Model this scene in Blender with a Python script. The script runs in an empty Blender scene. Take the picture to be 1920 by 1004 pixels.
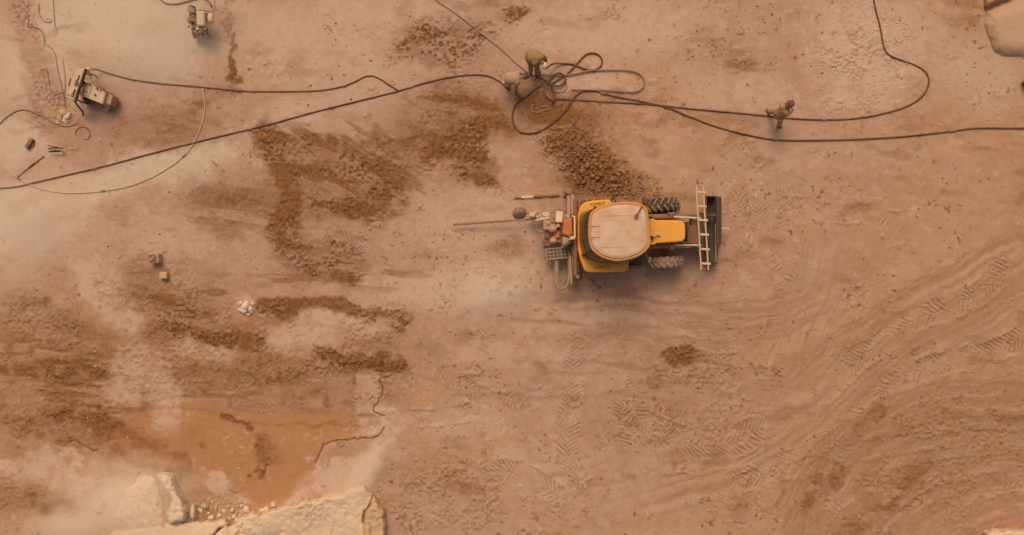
import bpy, math, random
import numpy as np
from mathutils import Vector, Matrix

# ------------------------------------------------------------------ camera, sky, sun, exposure
CAM_H = 30.0            # the drone hovers 30 m above the quarry floor, looking straight down
PPM = 57.0              # photograph pixels per metre on the floor
scene = bpy.context.scene
cam_data = bpy.data.cameras.new('camera')
cam = bpy.data.objects.new('camera', cam_data)
scene.collection.objects.link(cam)
cam.location = (0, 0, CAM_H)
cam.rotation_euler = (0, 0, 0)
cam_data.sensor_fit = 'HORIZONTAL'
cam_data.angle = 2 * math.atan((1920 / PPM / 2) / CAM_H)
cam_data.clip_start = 0.1
cam_data.clip_end = 2000
scene.camera = cam

SUN_EL, SUN_AZ = math.radians(57), math.radians(-14)     # azimuth from north (+Y), clockwise
world = bpy.data.worlds.new('World')
scene.world = world
world.use_nodes = True
wn = world.node_tree.nodes; wl = world.node_tree.links
for n in list(wn): wn.remove(n)
sky = wn.new('ShaderNodeTexSky'); sky.sky_type = 'NISHITA'; sky.sun_disc = False
sky.sun_elevation = SUN_EL; sky.sun_rotation = SUN_AZ
sky.dust_density = 9.0; sky.air_density = 1.0; sky.ozone_density = 0.6; sky.altitude = 400
warm = wn.new('ShaderNodeMix'); warm.data_type = 'RGBA'; warm.blend_type = 'MULTIPLY'
warm.inputs['Factor'].default_value = 1.0
warm.inputs['B'].default_value = (1.0, 0.80, 0.58, 1)     # dust-laden air over the whole sky
bg = wn.new('ShaderNodeBackground'); bg.inputs['Strength'].default_value = 0.148
wo = wn.new('ShaderNodeOutputWorld')
wl.new(sky.outputs[0], warm.inputs['A']); wl.new(warm.outputs['Result'], bg.inputs[0]); wl.new(bg.outputs[0], wo.inputs[0])
sun_d = bpy.data.lights.new('sun', 'SUN')
sun_d.energy = 1.0; sun_d.angle = math.radians(24); sun_d.color = (1.0, 0.9, 0.76)
sun = bpy.data.objects.new('sun', sun_d); scene.collection.objects.link(sun)
sd = Vector((math.sin(SUN_AZ) * math.cos(SUN_EL), math.cos(SUN_AZ) * math.cos(SUN_EL), math.sin(SUN_EL)))
sun.rotation_euler = sd.to_track_quat('Z', 'Y').to_euler()
sun.location = sd * 40
scene.view_settings.view_transform = 'Standard'
scene.view_settings.look = 'None'
scene.view_settings.exposure = 0.0
scene.view_settings.gamma = 1.0
scene.cycles.use_denoising = True
scene.cycles.max_bounces = 6
scene.cycles.volume_bounces = 4

rng = random.Random(7)
nrng = np.random.default_rng(11)
COL = scene.collection

# ------------------------------------------------------------------ helpers
def W(px, py, h=0.0):
    """photo pixel -> place, for something h metres above the floor"""
    k = (CAM_H - h) / CAM_H / PPM
    return Vector(((px - 960) * k, -(py - 502) * k, h))

def Z(origin, sc, pts):
    return [(origin[0] + x / sc, origin[1] + y / sc) for x, y in pts]

class MB:
    """collects shapes; build() links them as ONE mesh object"""
    def __init__(s): s.v = []; s.f = []
    def add(s, vs, fs):
        o = len(s.v); s.v += [tuple(v) for v in vs]; s.f += [tuple(i + o for i in f) for f in fs]; return s
    def box(s, c, size, rot=None, bev=0.0):
        x, y, z = [d / 2 for d in size]; c = Vector(c)
        R = rot if isinstance(rot, Matrix) else Matrix.Rotation(rot or 0, 3, 'Z')
        if bev <= 0:
            p = [(-x,-y,-z),(x,-y,-z),(x,y,-z),(-x,y,-z),(-x,-y,z),(x,-y,z),(x,y,z),(-x,y,z)]
            return s.add([c + R @ Vector(q) for q in p], [(0,3,2,1),(4,5,6,7),(0,1,5,4),(1,2,6,5),(2,3,7,6),(3,0,4,7)])
        b = min(bev, x * .9, y * .9, z * .9)
        rings = []
        for zz, ins in ((-z, b), (-z + b, 0), (z - b, 0), (z, b)):
            X, Y = x - ins, y - ins
            rings.append([(-X + b, -Y, zz), (X - b, -Y, zz), (X, -Y + b, zz), (X, Y - b, zz), (X - b, Y, zz), (-X + b, Y, zz), (-X, Y - b, zz), (-X, -Y + b, zz)])
        return s.rings([[c + R @ Vector(q) for q in r] for r in rings])
    def rings(s, rs, cap=True, closed=True):
        n = len(rs[0]); vs = [v for r in rs for v in r]; fs = []
        for i in range(len(rs) - 1):
            for j in range(n if closed else n - 1):
                k = (j + 1) % n
                fs.append((i*n+j, i*n+k, (i+1)*n+k, (i+1)*n+j))
        if cap:
            fs.append(tuple(reversed(range(n)))); fs.append(tuple(range((len(rs)-1)*n, len(rs)*n)))
        return s.add(vs, fs)
    def prism(s, outline, z0, z1, inset=0.0, bev=0.0):
        """outline: list of Vectors/xy; top may be inset and bevelled"""
        pts = [Vector((p[0], p[1])) for p in outline]
        c = sum(pts, Vector((0, 0))) / len(pts)
        def ring(z, ins):
            return [Vector((*(p + (c - p).normalized() * ins), z)) for p in pts]
        rs = [ring(z0, 0)]
        if bev > 0: rs += [ring(z1 - bev, inset), ring(z1 - bev * .3, inset + bev * .3), ring(z1, inset + bev)]
        else: rs += [ring(z1, inset)]
        area = sum(pts[i].x * pts[(i+1) % len(pts)].y - pts[(i+1) % len(pts)].x * pts[i].y for i in range(len(pts)))
        if area < 0: rs = [list(reversed(r)) for r in rs]
        return s.rings(rs)
    def cyl(s, p0, p1, r0, r1=None, n=14, cap=True):
        p0, p1 = Vector(p0), Vector(p1); r1 = r0 if r1 is None else r1
        d = (p1 - p0).normalized(); a = d.orthogonal().normalized(); b = d.cross(a)
        rs = [[p + (a * math.cos(t) + b * math.sin(t)) * r for t in [2*math.pi*i/n for i in range(n)]] for p, r in ((p0, r0), (p1, r1))]
        return s.rings(rs, cap)
    def tube(s, pts, r, n=7):
        pts = [Vector(p) for p in pts]; rs = []
        up = Vector((0, 0, 1))
        for i, p in enumerate(pts):
            d = (pts[min(i+1, len(pts)-1)] - pts[max(i-1, 0)]).normalized()
            a = d.cross(up)
            a = a.normalized() if a.length > 1e-3 else d.orthogonal().normalized()
            b = a.cross(d)
            rr = r(i / (len(pts)-1)) if callable(r) else r
            rs.append([p + (a * math.cos(t) + b * math.sin(t)) * rr for t in [2*math.pi*k/n for k in range(n)]])
        return s.rings(rs)
    def ball(s, c, r, seg=10, ring=6, sc=(1,1,1), jit=0.0, rnd=None):
        c = Vector(c); vs = [c + Vector((0,0,-r*sc[2]))]; fs = []
        for i in range(1, ring):
            th = math.pi * i / ring - math.pi/2
            for j in range(seg):
                ph = 2*math.pi*j/seg
                k = r * (1 + (rnd.uniform(-jit, jit) if rnd else 0))
                vs.append(c + Vector((k*math.cos(th)*math.cos(ph)*sc[0], k*math.cos(th)*math.sin(ph)*sc[1], k*math.sin(th)*sc[2])))
        vs.append(c + Vector((0,0,r*sc[2]))); top = len(vs) - 1
        for j in range(seg):
            k = (j+1) % seg
            fs.append((0, 1+k, 1+j)); fs.append((top, 1+(ring-2)*seg+j, 1+(ring-2)*seg+k))
            for i in range(ring-2):
                fs.append((1+i*seg+j, 1+i*seg+k, 1+(i+1)*seg+k, 1+(i+1)*seg+j))
        return s.add(vs, fs)
    def build(s, name, mat, parent=None, smooth=False, org=None):
        """vertices are given in place; the origin sits at the parent's origin (or org)"""
        o0 = Vector(org) if org is not None else (wpos(parent) if parent else Vector((0, 0, 0)))
        me = bpy.data.meshes.new(name)
        me.from_pydata([tuple(Vector(v) - o0) for v in s.v], [], s.f)
        me.validate(); me.update()
        if smooth: me.shade_smooth()
        if mat: me.materials.append(mat)
        o = bpy.data.objects.new(name, me); COL.objects.link(o)
        if parent: o.parent = parent; o.location = o0 - wpos(parent)
        else: o.location = o0
        return o

def wpos(o):
    p = Vector(o.location)
    while o.parent: o = o.parent; p += Vector(o.location)
    return p

def tag(o, label=None, cat=None, group=None, kind=None):
    for k, v in (('label', label), ('category', cat), ('group', group), ('kind', kind)):
        if v: o[k] = v
    return o
def empty(name, loc):
    o = bpy.data.objects.new(name, None); o.location = loc; o.empty_display_size = 0.2; COL.objects.link(o); return o

def catmull(pts, step=0.12):
    pts = [Vector(p) for p in pts]
    P = [pts[0] * 2 - pts[1]] + pts + [pts[-1] * 2 - pts[-2]]
    out = []
    for i in range(1, len(P) - 2):
        a, b, c, d = P[i-1], P[i], P[i+1], P[i+2]
        n = max(2, int((c - b).length / step))
        for k in range(n):
            t = k / n
            out.append(0.5 * ((2*b) + (c-a)*t + (2*a-5*b+4*c-d)*t*t + (-a+3*b-3*c+d)*t**3))
    out.append(pts[-1]); return out

# ------------------------------------------------------------------ materials
def mat(name, col, rough=0.7, metal=0.0, dust=0.0, dustcol=(0.42, 0.24, 0.15), var=0.12, scale=6.0, bump=0.0):
    """procedural paint / metal / stone; dust settles on upward faces in uneven patches"""
    m = bpy.data.materials.new(name); m.use_nodes = True
    N, L = m.node_tree.nodes, m.node_tree.links
    b = N['Principled BSDF']; b.inputs['Metallic'].default_value = metal; b.inputs['Roughness'].default_value = rough
    tc = N.new('ShaderNodeTexCoord')
    nz = N.new('ShaderNodeTexNoise'); nz.inputs['Scale'].default_value = scale; nz.inputs['Detail'].default_value = 6; nz.inputs['Roughness'].default_value = .65
    L.new(tc.outputs['Object'], nz.inputs['Vector'])
    mr = N.new('ShaderNodeMapRange'); mr.inputs['To Min'].default_value = 1 - var * 2; mr.inputs['To Max'].default_value = 1 + var * 2
    L.new(nz.outputs['Fac'], mr.inputs['Value'])
    mul = N.new('ShaderNodeMix'); mul.data_type = 'RGBA'; mul.blend_type = 'MULTIPLY'; mul.inputs['Factor'].default_value = 1
    mul.inputs['A'].default_value = (*col, 1); L.new(mr.outputs['Result'], mul.inputs['B'])
    out = mul.outputs['Result']
    if dust > 0:
        ge = N.new('ShaderNodeNewGeometry'); sx = N.new('ShaderNodeSeparateXYZ'); L.new(ge.outputs['Normal'], sx.inputs[0])
        n2 = N.new('ShaderNodeTexNoise'); n2.inputs['Scale'].default_value = scale * .45; n2.inputs['Detail'].default_value = 5; L.new(tc.outputs['Object'], n2.inputs['Vector'])
        mz = N.new('ShaderNodeMapRange'); mz.inputs['From Min'].default_value = .05; mz.inputs['From Max'].default_value = .95; mz.inputs['To Min'].default_value = .35; L.new(sx.outputs['Z'], mz.inputs['Value'])
        md = N.new('ShaderNodeMapRange'); md.inputs['From Min'].default_value = .30; md.inputs['From Max'].default_value = .72; md.inputs['To Min'].default_value = max(0, dust - .28); md.inputs['To Max'].default_value = min(1, dust + .28); L.new(n2.outputs['Fac'], md.inputs['Value'])
        mm = N.new('ShaderNodeMath'); mm.operation = 'MULTIPLY'; L.new(mz.outputs['Result'], mm.inputs[0]); L.new(md.outputs['Result'], mm.inputs[1])
        mx = N.new('ShaderNodeMix'); mx.data_type = 'RGBA'; L.new(mm.outputs[0], mx.inputs['Factor']); L.new(out, mx.inputs['A']); mx.inputs['B'].default_value = (*dustcol, 1)
        out = mx.outputs['Result']
        rr = N.new('ShaderNodeMapRange'); rr.inputs['To Min'].default_value = rough; rr.inputs['To Max'].default_value = .95; L.new(mm.outputs[0], rr.inputs['Value']); L.new(rr.outputs['Result'], b.inputs['Roughness'])
    L.new(out, b.inputs['Base Color'])
    if bump > 0:
        bp = N.new('ShaderNodeBump'); bp.inputs['Strength'].default_value = bump; bp.inputs['Distance'].default_value = .03
        n3 = N.new('ShaderNodeTexNoise'); n3.inputs['Scale'].default_value = scale * 3; n3.inputs['Detail'].default_value = 8; L.new(tc.outputs['Object'], n3.inputs['Vector'])
        L.new(n3.outputs['Fac'], bp.inputs['Height']); L.new(bp.outputs['Normal'], b.inputs['Normal'])
    return m

# ------------------------------------------------------------------ the quarry floor
def axis(lo, hi, step, far):
    c = np.arange(lo, hi + step, step)
    g, s = [], step
    x = 0.0
    while x < far:
        s *= 1.16; x += s; g.append(x)
    g = np.array(g)
    return np.concatenate([(lo - g)[::-1], c, hi + step + g]).astype(np.float64)
FAR = 400 * PPM
GXA = axis(-80, 2000, 1.6, FAR); GYA = axis(-80, 1084, 1.6, FAR)
NX, NY = len(GXA), len(GYA)
PX, PY = np.meshgrid(GXA, GYA)
PX = PX.astype(np.float32); PY = PY.astype(np.float32)
_tab = nrng.random((256, 256), dtype=np.float32)
def vnoise(x, y):
    xi = np.floor(x); yi = np.floor(y); fx = x - xi; fy = y - yi
    fx = fx * fx * (3 - 2 * fx); fy = fy * fy * (3 - 2 * fy)
    i0 = xi.astype(np.int32) & 255; j0 = yi.astype(np.int32) & 255; i1 = (i0 + 1) & 255; j1 = (j0 + 1) & 255
    return (_tab[j0, i0] * (1-fx) + _tab[j0, i1] * fx) * (1-fy) + (_tab[j1, i0] * (1-fx) + _tab[j1, i1] * fx) * fy
def fbm(x, y, scale, octv=4, gain=.5, seed=0, stretch=1.0, rot=0.0):
    c, s = math.cos(rot), math.sin(rot)
    u = (x * c + y * s) / scale / stretch + seed * 17.3; v = (-x * s + y * c) / scale + seed * 9.7
    t = np.zeros_like(x); a = 1.0; n = 0
    for _ in range(octv):
        t += a * vnoise(u, v); n += a; a *= gain; u = u * 2.03 + 31.7; v = v * 2.03 + 11.3
    return t / n
def ss(a, b, x):
    t = np.clip((x - a) / (b - a), 0, 1); return t * t * (3 - 2 * t)
N_BIG = fbm(PX, PY, 260, 4, .5, 1)
N_MED = fbm(PX, PY, 70, 5, .55, 2)
N_FIN = fbm(PX, PY, 18, 4, .6, 3)
N_GRN = fbm(PX, PY, 6.5, 3, .6, 4)
N_STR = fbm(PX, PY, 22, 4, .55, 5, stretch=4.5, rot=0.05)     # dragged, streaky
WX = fbm(PX, PY, 95, 4, .55, 31) - .5; WY = fbm(PX, PY, 95, 4, .55, 32) - .5       # ragged outlines
VX = fbm(PX, PY, 15, 3, .6, 33) - .5; VY = fbm(PX, PY, 15, 3, .6, 34) - .5
QX = PX + WX * 78 + VX * 22; QY = PY + WY * 60 + VY * 18
TX = PX + WX * 30 + VX * 5; TY = PY + WY * 30 + VY * 5
CRUMB = ss(.42, .66, fbm(PX, PY, 8.5, 3, .6, 35)) * ss(.35, .6, N_MED)
HGT = np.zeros_like(PX)
MUD_SHADE = np.zeros_like(PX); PALE = np.zeros_like(PX); GREY = np.zeros_like(PX); OCH = np.zeros_like(PX)  # brown mask: real mud, plus painted shade in lug prints and crumb gaps
CLOD = np.zeros_like(PX); ROUGH = np.zeros_like(PX) + .35; CALM = np.zeros_like(PX); CRB = np.zeros_like(PX)
N_CR = fbm(PX, PY, 4.7, 2, .5, 41); N_CLU = fbm(PX, PY, 34, 4, .6, 42)

def win(x0, y0, x1, y1):
    i0, i1 = np.searchsorted(GXA, (x0, x1)); j0, j1 = np.searchsorted(GYA, (y0, y1))
    return (slice(max(j0, 0), max(j1, 1)), slice(max(i0, 0), max(i1, 1)))
def blob(cx, cy, rx, ry, rot=0.0, soft=1.15, warp=.75, streak=False):
    R = max(rx, ry) * (1 + soft + warp) + 40
    w = win(cx - R, cy - R, cx + R, cy + R)
    c, s = math.cos(rot), math.sin(rot)
    u = (QX[w] - cx) * c + (QY[w] - cy) * s; v = -(QX[w] - cx) * s + (QY[w] - cy) * c
    d = np.sqrt((u / rx) ** 2 + (v / ry) ** 2)
    nz = (N_STR[w] if streak else N_MED[w]) * .6 + N_FIN[w] * .4
    return w, 1 - ss(1 - soft * .6, 1 + soft * .6, d + warp * 2 * (nz - .5))
def poly_dist(w, pts, X=None, Y=None):
    x, y = (PX if X is None else X)[w], (PY if Y is None else Y)[w]
    best = np.full(x.shape, 1e9, np.float32); S = np.zeros_like(x); T = np.zeros_like(x); acc = 0.0
    for (ax, ay), (bx, by) in zip(pts[:-1], pts[1:]):
        dx, dy = bx - ax, by - ay; L = math.hypot(dx, dy) + 1e-6
        t = np.clip(((x - ax) * dx + (y - ay) * dy) / L / L, 0, 1)
        ex = x - ax - t * dx; ey = y - ay - t * dy
        d = np.sqrt(ex * ex + ey * ey); m = d < best
        side = np.sign(dx * (y - ay) - dy * (x - ax))
        best = np.where(m, d, best); S = np.where(m, acc + t * L, S); T = np.where(m, d * side, T); acc += L
    return best, S, T, acc
def bounds(pts, pad):
    xs = [p[0] for p in pts]; ys = [p[1] for p in pts]
    return win(min(xs) - pad, min(ys) - pad, max(xs) + pad, max(ys) + pad)
def smooth2(pts, step=14):
    return [(p.x, p.y) for p in catmull([(a, b, 0) for a, b in pts], step)]
def stroke(pts, wid, soft=1.1, warp=.75, streak=False):
    pts = smooth2(pts); w = bounds(pts, wid * 2.2 + 40)
    d, S, T, L = poly_dist(w, pts, QX, QY)
    nz = (N_STR[w] if streak else N_MED[w]) * .55 + N_FIN[w] * .45
    return w, 1 - ss(1 - soft * .6, 1 + soft * .6, d / (wid * .5) + warp * 2 * (nz - .5))
def poly(pts, soft=10, warp=16):
    w = bounds(pts, soft + warp); x, y = PX[w], PY[w]
    ins = np.zeros(x.shape, bool); n = len(pts)
    for i in range(n):
        (ax, ay), (bx, by) = pts[i], pts[(i+1) % n]
        if ay == by: continue
        ins ^= ((ay > y) != (by > y)) & (x < (bx - ax) * (y - ay) / (by - ay) + ax)
    d, _, _, _ = poly_dist(w, list(pts) + [pts[0]])
    d = np.where(ins, d, -d) + warp * 2 * (N_FIN[w] * .5 + N_MED[w] * .5 - .5)
    return w, ss(-soft, soft, d)
def lay(A, wm, k=1.0):
    w, m = wm; A[w] = np.maximum(A[w], m * k)
def lift(wm, h):
    w, m = wm; HGT[w] += m * h
def wipe(A, wm, k=1.0):
    w, m = wm; A[w] *= (1 - m * k)
def mudpatch(wm, k=.9, clod=0.0, rough=.8, h=0.0, breakup=.55):
    w, m = wm
    fr = min(1, breakup / .55); m2 = m * ((1 - fr) + fr * (.46 + .75 * ss(.40, .60, N_STR[w] * .45 + N_MED[w] * .25 + N_FIN[w] * .3))) * 1.12
    CRB[w] = np.maximum(CRB[w], np.clip(m * 1.35, 0, 1) * np.clip(clod * 1.5 + .12, 0, 1) * ss(.43, .55, N_CLU[w] + .09 * min(clod, 1)))
    clod *= .10 if clod < 1.2 else 1.0
    MUD_SHADE[w] = np.maximum(MUD_SHADE[w], np.clip(m2 * k, 0, 1)); ROUGH[w] = np.maximum(ROUGH[w], m * rough)
    if clod: CLOD[w] = np.maximum(CLOD[w], m * clod)
    HGT[w] += m * h
def pale(wm, k=.8, brk=.35):
    w, m = wm
    m2 = ss(.22, .74, m * .85 + (N_FIN[w] * .45 + N_GRN[w] * .35 + N_MED[w] * .2 - .5) * 2.6) * (1 - brk + brk * 1.7 * ss(.35, .6, N_FIN[w]))
    PALE[w] = np.maximum(PALE[w], np.clip(m2 * k, 0, 1)); MUD_SHADE[w] *= 1 - m * .75 * k; ROUGH[w] *= 1 - m * .6
def tread(pts, wid, pitch=9.0, amp=.03, chev=1, lump=.45, sink=.02, seed=0.0):
    """lugs of a big tyre pressed into the soil, worn away in places"""
    pts = smooth2(pts); w = bounds(pts, wid + 12)
    d, S, T, L = poly_dist(w, pts, TX, TY)
    edge = 1 - ss(wid * .40, wid * .56, d + 5 * (N_FIN[w] - .5))
    ends = ss(0, 25, S) * (1 - ss(L - 25, L, S))
    lump -= .08; keep = ss(lump, lump + .14, fbm(PX[w], PY[w], 36, 4, .62, 8 + seed)) * (.2 + 1.2 * ss(.38, .60, N_FIN[w]))
    ph = (S + chev * np.abs(T) * .75 + 4 * (N_FIN[w] - .5) + 7 * (N_MED[w] - .5)) / pitch + np.where(T > 0, .5, 0)
    tri = np.cos(2 * np.pi * ph)
    HGT[w] += edge * ends * (amp * .72 * keep * (ss(-.5, .6, tri) - .5) - sink * .6)
    rim = np.exp(-((d - wid * .52) / 4.0) ** 2) * ends
    HGT[w] += rim * .03 * ss(.4, .7, N_FIN[w])
    MUD_SHADE[w] = np.maximum(MUD_SHADE[w], edge * ends * keep * .26 * ss(.2, -.6, tri))  # shading put into the colour: lug hollows darkened
    PALE[w] = np.maximum(PALE[w], edge * ends * keep * .28 * ss(.2, .8, tri))  # and lug crests painted paler, as if lit
def groove(pts, wid=3.0, depth=.05, mudk=.9, wob=5):
    p = smooth2(pts, 7); r = random.Random(int(pts[0][0] * 7 + pts[0][1]))
    p = [(x + r.uniform(-wob, wob) * .5, y + r.uniform(-wob, wob) * .5) for x, y in p]
    w = bounds(p, wid * 4); d, _, _, _ = poly_dist(w, p)
    g = 1 - ss(wid * .35, wid * 1.1, d)
    HGT[w] -= g * depth; MUD_SHADE[w] = np.maximum(MUD_SHADE[w], g * mudk)
def streaks(cx, cy, rx, ry, rot, scale, stretch, k, th=.52, seed=0, h=-.012):
    w, m = blob(cx, cy, rx, ry, 0, .8, .4)
    n = fbm(PX[w], PY[w], scale, 3, .5, 20 + seed, stretch, rot)
    q = m * ss(th, th + .12, n)
    MUD_SHADE[w] = np.maximum(MUD_SHADE[w], q * k); HGT[w] += q * h

R = math.radians
# ---- broad colour of the floor
OCH += ss(.46, .72, N_BIG) * .35
OCH = np.maximum(OCH, ss(1150, 1900, PX + PY * .55 - 250) * .45 * (0.5 + N_MED))
OCH = np.maximum(OCH, ss(420, 700, PY) * ss(950, 400, PX) * .55 * (.5 + N_MED))
PALE += ss(.53, .74, fbm(PX, PY, 150, 5, .55, 6)) * .42 * ss(1700, 900, PX * .75 + PY)
PALE += ss(.6, .75, fbm(PX, PY, 46, 4, .6, 7, 2.2, .1)) * .25
MUD_SHADE += ss(.60, .78, fbm(PX, PY, 40, 5, .62, 9, 2.0, .05)) * .38
MUD_SHADE += ss(.74, .86, fbm(PX, PY, 7, 2, .6, 10)) * .8 * ss(.44, .6, fbm(PX, PY, 120, 4, .6, 45))
MUD_SHADE += CRUMB * .05
CRB += ss(.60, .76, fbm(PX, PY, 64, 5, .62, 43)) * (.30 + .35 * ss(500, 640, PY))
CRB += ss(.70, .80, fbm(PX, PY, 24, 3, .6, 44)) * .5
PALE += ss(.62, .8, fbm(PX, PY, 10, 3, .6, 36)) * .3 * ss(.62, .4, N_MED)
# ---- brown stains round the churned ground
def stain(b, k):
    w, m = blob(*b, .9, .6)
    MUD_SHADE[w] = np.maximum(MUD_SHADE[w], m * k * (.30 + .75 * ss(.35, .62, N_MED[w] * .5 + N_FIN[w] * .5) + .55 * ss(.5, .66, N_GRN[w] * .5 + N_FIN[w] * .5)) * 1.15)
    CRB[w] = np.maximum(CRB[w], m * (.28 + .3 * (b[1] > 500)) * ss(.47, .60, N_CLU[w]))
for b, k in [((700, 330, 230, 120, R(-12)), .34), ((560, 400, 110, 110, 0), .40), ((860, 230, 130, 60, R(10)), .45), ((1060, 270, 120, 85, R(30)), .45), ((420, 390, 130, 60, R(10)), .36), ((320, 230, 120, 40, 0), .30),
             ((600, 485, 110, 30, 0), .42), ((310, 570, 130, 90, R(25)), .42), ((110, 680, 170, 110, 0), .42), ((560, 600, 240, 50, 0), .30), ((420, 690, 190, 70, 0), .46), ((620, 720, 140, 70, 0), .40),
             ((170, 800, 230, 50, R(8)), .52), ((830, 80, 120, 55, 0), .26), ((700, 660, 120, 60, 0), .34), ((60, 930, 90, 40, 0), .3), ((1700, 890, 260, 130, R(-35)), .26), ((1290, 700, 110, 45, 0), .22), ((1250, 790, 130, 60, 0), .22), ((850, 920, 110, 60, 0), .2)]:
    stain(b, k)
# ---- pale flats along the top
for b in [(590, 80, 170, 80, 0), (590, 215, 150, 38, R(-14)), (700, 30, 150, 45, 0), (1130, 60, 180, 50, 0), (1640, 90, 120, 100, 0),
          (990, 290, 80, 45, 0), (1100, 150, 110, 26, 0), (860, 400, 160, 60, R(-8)), (590, 435, 45, 22, 0), (470, 430, 60, 60, 0),
          (700, 250, 40, 30, 0), (300, 440, 90, 60, 0), (1400, 180, 110, 50, 0)]:
    pale(blob(*b), .55)
for b in [(300, 40, 150, 105, 0), (50, 110, 95, 90, 0), (40, 420, 120, 80, R(-20)), (190, 350, 220, 34, R(-14)), (150, 30, 120, 60, 0), (20, 260, 90, 45, 0),
          (330, 300, 130, 26, R(-16)), (1085, 150, 55, 18, 0), (1620, 60, 60, 70, 0), (930, 540, 55, 40, R(50)), (870, 545, 130, 45, 0)]:
    lay(GREY, blob(*b, .9, .35), .95 if b[0] < 400 else .6)
for b in [(590, 95, 170, 80, 0), (600, 212, 150, 36, R(-14)), (710, 22, 160, 40, 0), (1130, 50, 190, 46, 0), (1640, 80, 110, 90, 0), (860, 400, 120, 40, 0), (1850, 140, 90, 70, 0)]: lay(GREY, blob(*b, .9, .5), .42)
lay(GREY, blob(960, 470, 150, 75, R(8), 1.1, .3), .30)
for b in [(1600, 90, 60, 110, R(-15)), (1660, 150, 45, 60, 0), (1610, 190, 70, 18, 0)]: pale(blob(*b), 1.0, .4); lay(GREY, blob(*b), .6); w_, m_ = blob(*b); CRB[w_] = np.maximum(CRB[w_], m_ * .55 * ss(.45, .58, N_CLU[w_]))
# ---- muddy churned ground, centre
mudpatch(blob(815, 78, 85, 36, R(-8)), .55, .8)
mudpatch(blob(965, 32, 40, 16, R(-10)), .6, .6)
mudpatch(blob(790, 112, 60, 18, R(10)), .45, .5)
mudpatch(blob(850, 205, 75, 42, R(-5)), .75, .18)
mudpatch(blob(905, 225, 70, 28, R(18)), .8, .25)
mudpatch(stroke([(505, 262), (560, 300), (640, 305), (720, 285), (800, 290), (880, 250)], 70), .85, .35)
mudpatch(stroke([(520, 290), (545, 360), (545, 430), (560, 475), (650, 492)], 62), .9, .5)
mudpatch(blob(660, 300, 45, 30, R(25)), .9, .9)
mudpatch(blob(660, 385, 80, 34, R(15)), .85, .7)
mudpatch(blob(730, 390, 45, 24, R(-5)), .7, .5)
mudpatch(blob(900, 322, 36, 26, R(40)), .95, .95, h=.03)
mudpatch(blob(1040, 210, 95, 45, R(18)), .8, .2)
mudpatch(blob(1060, 262, 40, 40, R(30)), .85, .6)
mudpatch(blob(1115, 315, 74, 40, R(28)), 1.0, 1.3, h=.07, breakup=.12)
mudpatch(blob(1120, 345, 80, 26, R(8)), 1.0, .8, breakup=.25); mudpatch(blob(1080, 280, 55, 45, R(35)), 1.0, .9, breakup=.25)
mudpatch(blob(800, 250, 60, 30, R(35)), .7, .1); mudpatch(stroke([(590, 270), (650, 310), (720, 365)], 40), .9, .6); mudpatch(stroke([(640, 265), (700, 300), (760, 345)], 30), .9, .5); mudpatch(stroke([(860, 250), (890, 290), (915, 335)], 44), .95, .6)
mudpatch(blob(440, 380, 95, 30, R(12)), .6, .15)
mudpatch(blob(430, 430, 60, 40), .45, .08)
mudpatch(stroke([(660, 490), (560, 500)], 16, streak=True), .75, .1)
mudpatch(blob(655, 522, 16, 9), .9, .5)
mudpatch(blob(300, 235, 95, 28, R(-8)), .55, .05)
mudpatch(stroke([(432, 0), (420, 60), (428, 120), (434, 168)], 13), .85, .35)
mudpatch(stroke([(430, 172), (380, 190), (300, 205)], 20, streak=True), .5, 0)
mudpatch(blob(580, 240, 18, 10), .6, .3); mudpatch(blob(415, 40, 28, 50), .5, 0)
# ---- lower left, streaky mud and silt
mudpatch(stroke([(488, 568), (560, 572), (640, 570), (700, 588), (745, 606)], 32, .8, .5, True), 1.1, .9, h=.012, breakup=.3)
mudpatch(stroke([(530, 590), (560, 598)], 16), .7, .3)
mudpatch(stroke([(735, 608), (705, 640), (700, 665)], 34), .7, .1)
mudpatch(stroke([(610, 668), (670, 680), (740, 688)], 36, streak=True), 1.1, .9, breakup=.4)
mudpatch(stroke([(565, 690), (650, 695), (735, 700)], 22, streak=True), .6, .4)
mudpatch(blob(275, 530, 45, 45, R(35)), .65, .12)
mudpatch(blob(335, 585, 62, 42, R(30)), .85, .5)
mudpatch(stroke([(340, 620), (400, 628), (480, 636)], 34, streak=True), 1.1, .85, breakup=.4)
mudpatch(blob(60, 575, 40, 24), .5, .3)
mudpatch(blob(120, 610, 90, 36), .45, .25)
mudpatch(blob(90, 680, 95, 22, 0, streak=True), .75, .35)
mudpatch(stroke([(0, 690), (90, 700), (180, 690)], 28, streak=True), .8, .1)
mudpatch(stroke([(30, 790), (110, 785), (190, 775)], 46, streak=True), .9, .35)
mudpatch(stroke([(150, 770), (210, 810), (270, 850), (330, 880)], 46, streak=True), .8, .1)
mudpatch(blob(130, 835, 55, 22, R(12)), .9, .35)
mudpatch(blob(360, 690, 70, 40, R(8), streak=True), .8, .3)
mudpatch(blob(530, 700, 110, 34, 0, streak=True), .65, .3)
mudpatch(blob(640, 700, 40, 45), .6, .2)
mudpatch(stroke([(425, 778), (460, 795), (480, 815)], 16), .85, .5)
mudpatch(stroke([(480, 800), (640, 798), (720, 790)], 14, streak=True), .55, .25)
mudpatch(blob(505, 845, 20, 26, R(-25)), .85, .7); mudpatch(blob(490, 890, 5, 16, R(20)), .95, 0)
mudpatch(blob(80, 940, 45, 22), .75, .1); mudpatch(blob(370, 848, 16, 4), .9, 0)
lay(OCH, blob(10, 640, 60, 70, 0, .9, .3), .8)
for s_ in [(560, 725, 130, 14, 0), (200, 740, 180, 60, 0), (120, 660, 140, 50, 0)]:
    streaks(s_[0], s_[1], s_[2], s_[3], .04, 14, 6, .7, .5, s_[0] % 7)
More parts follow.
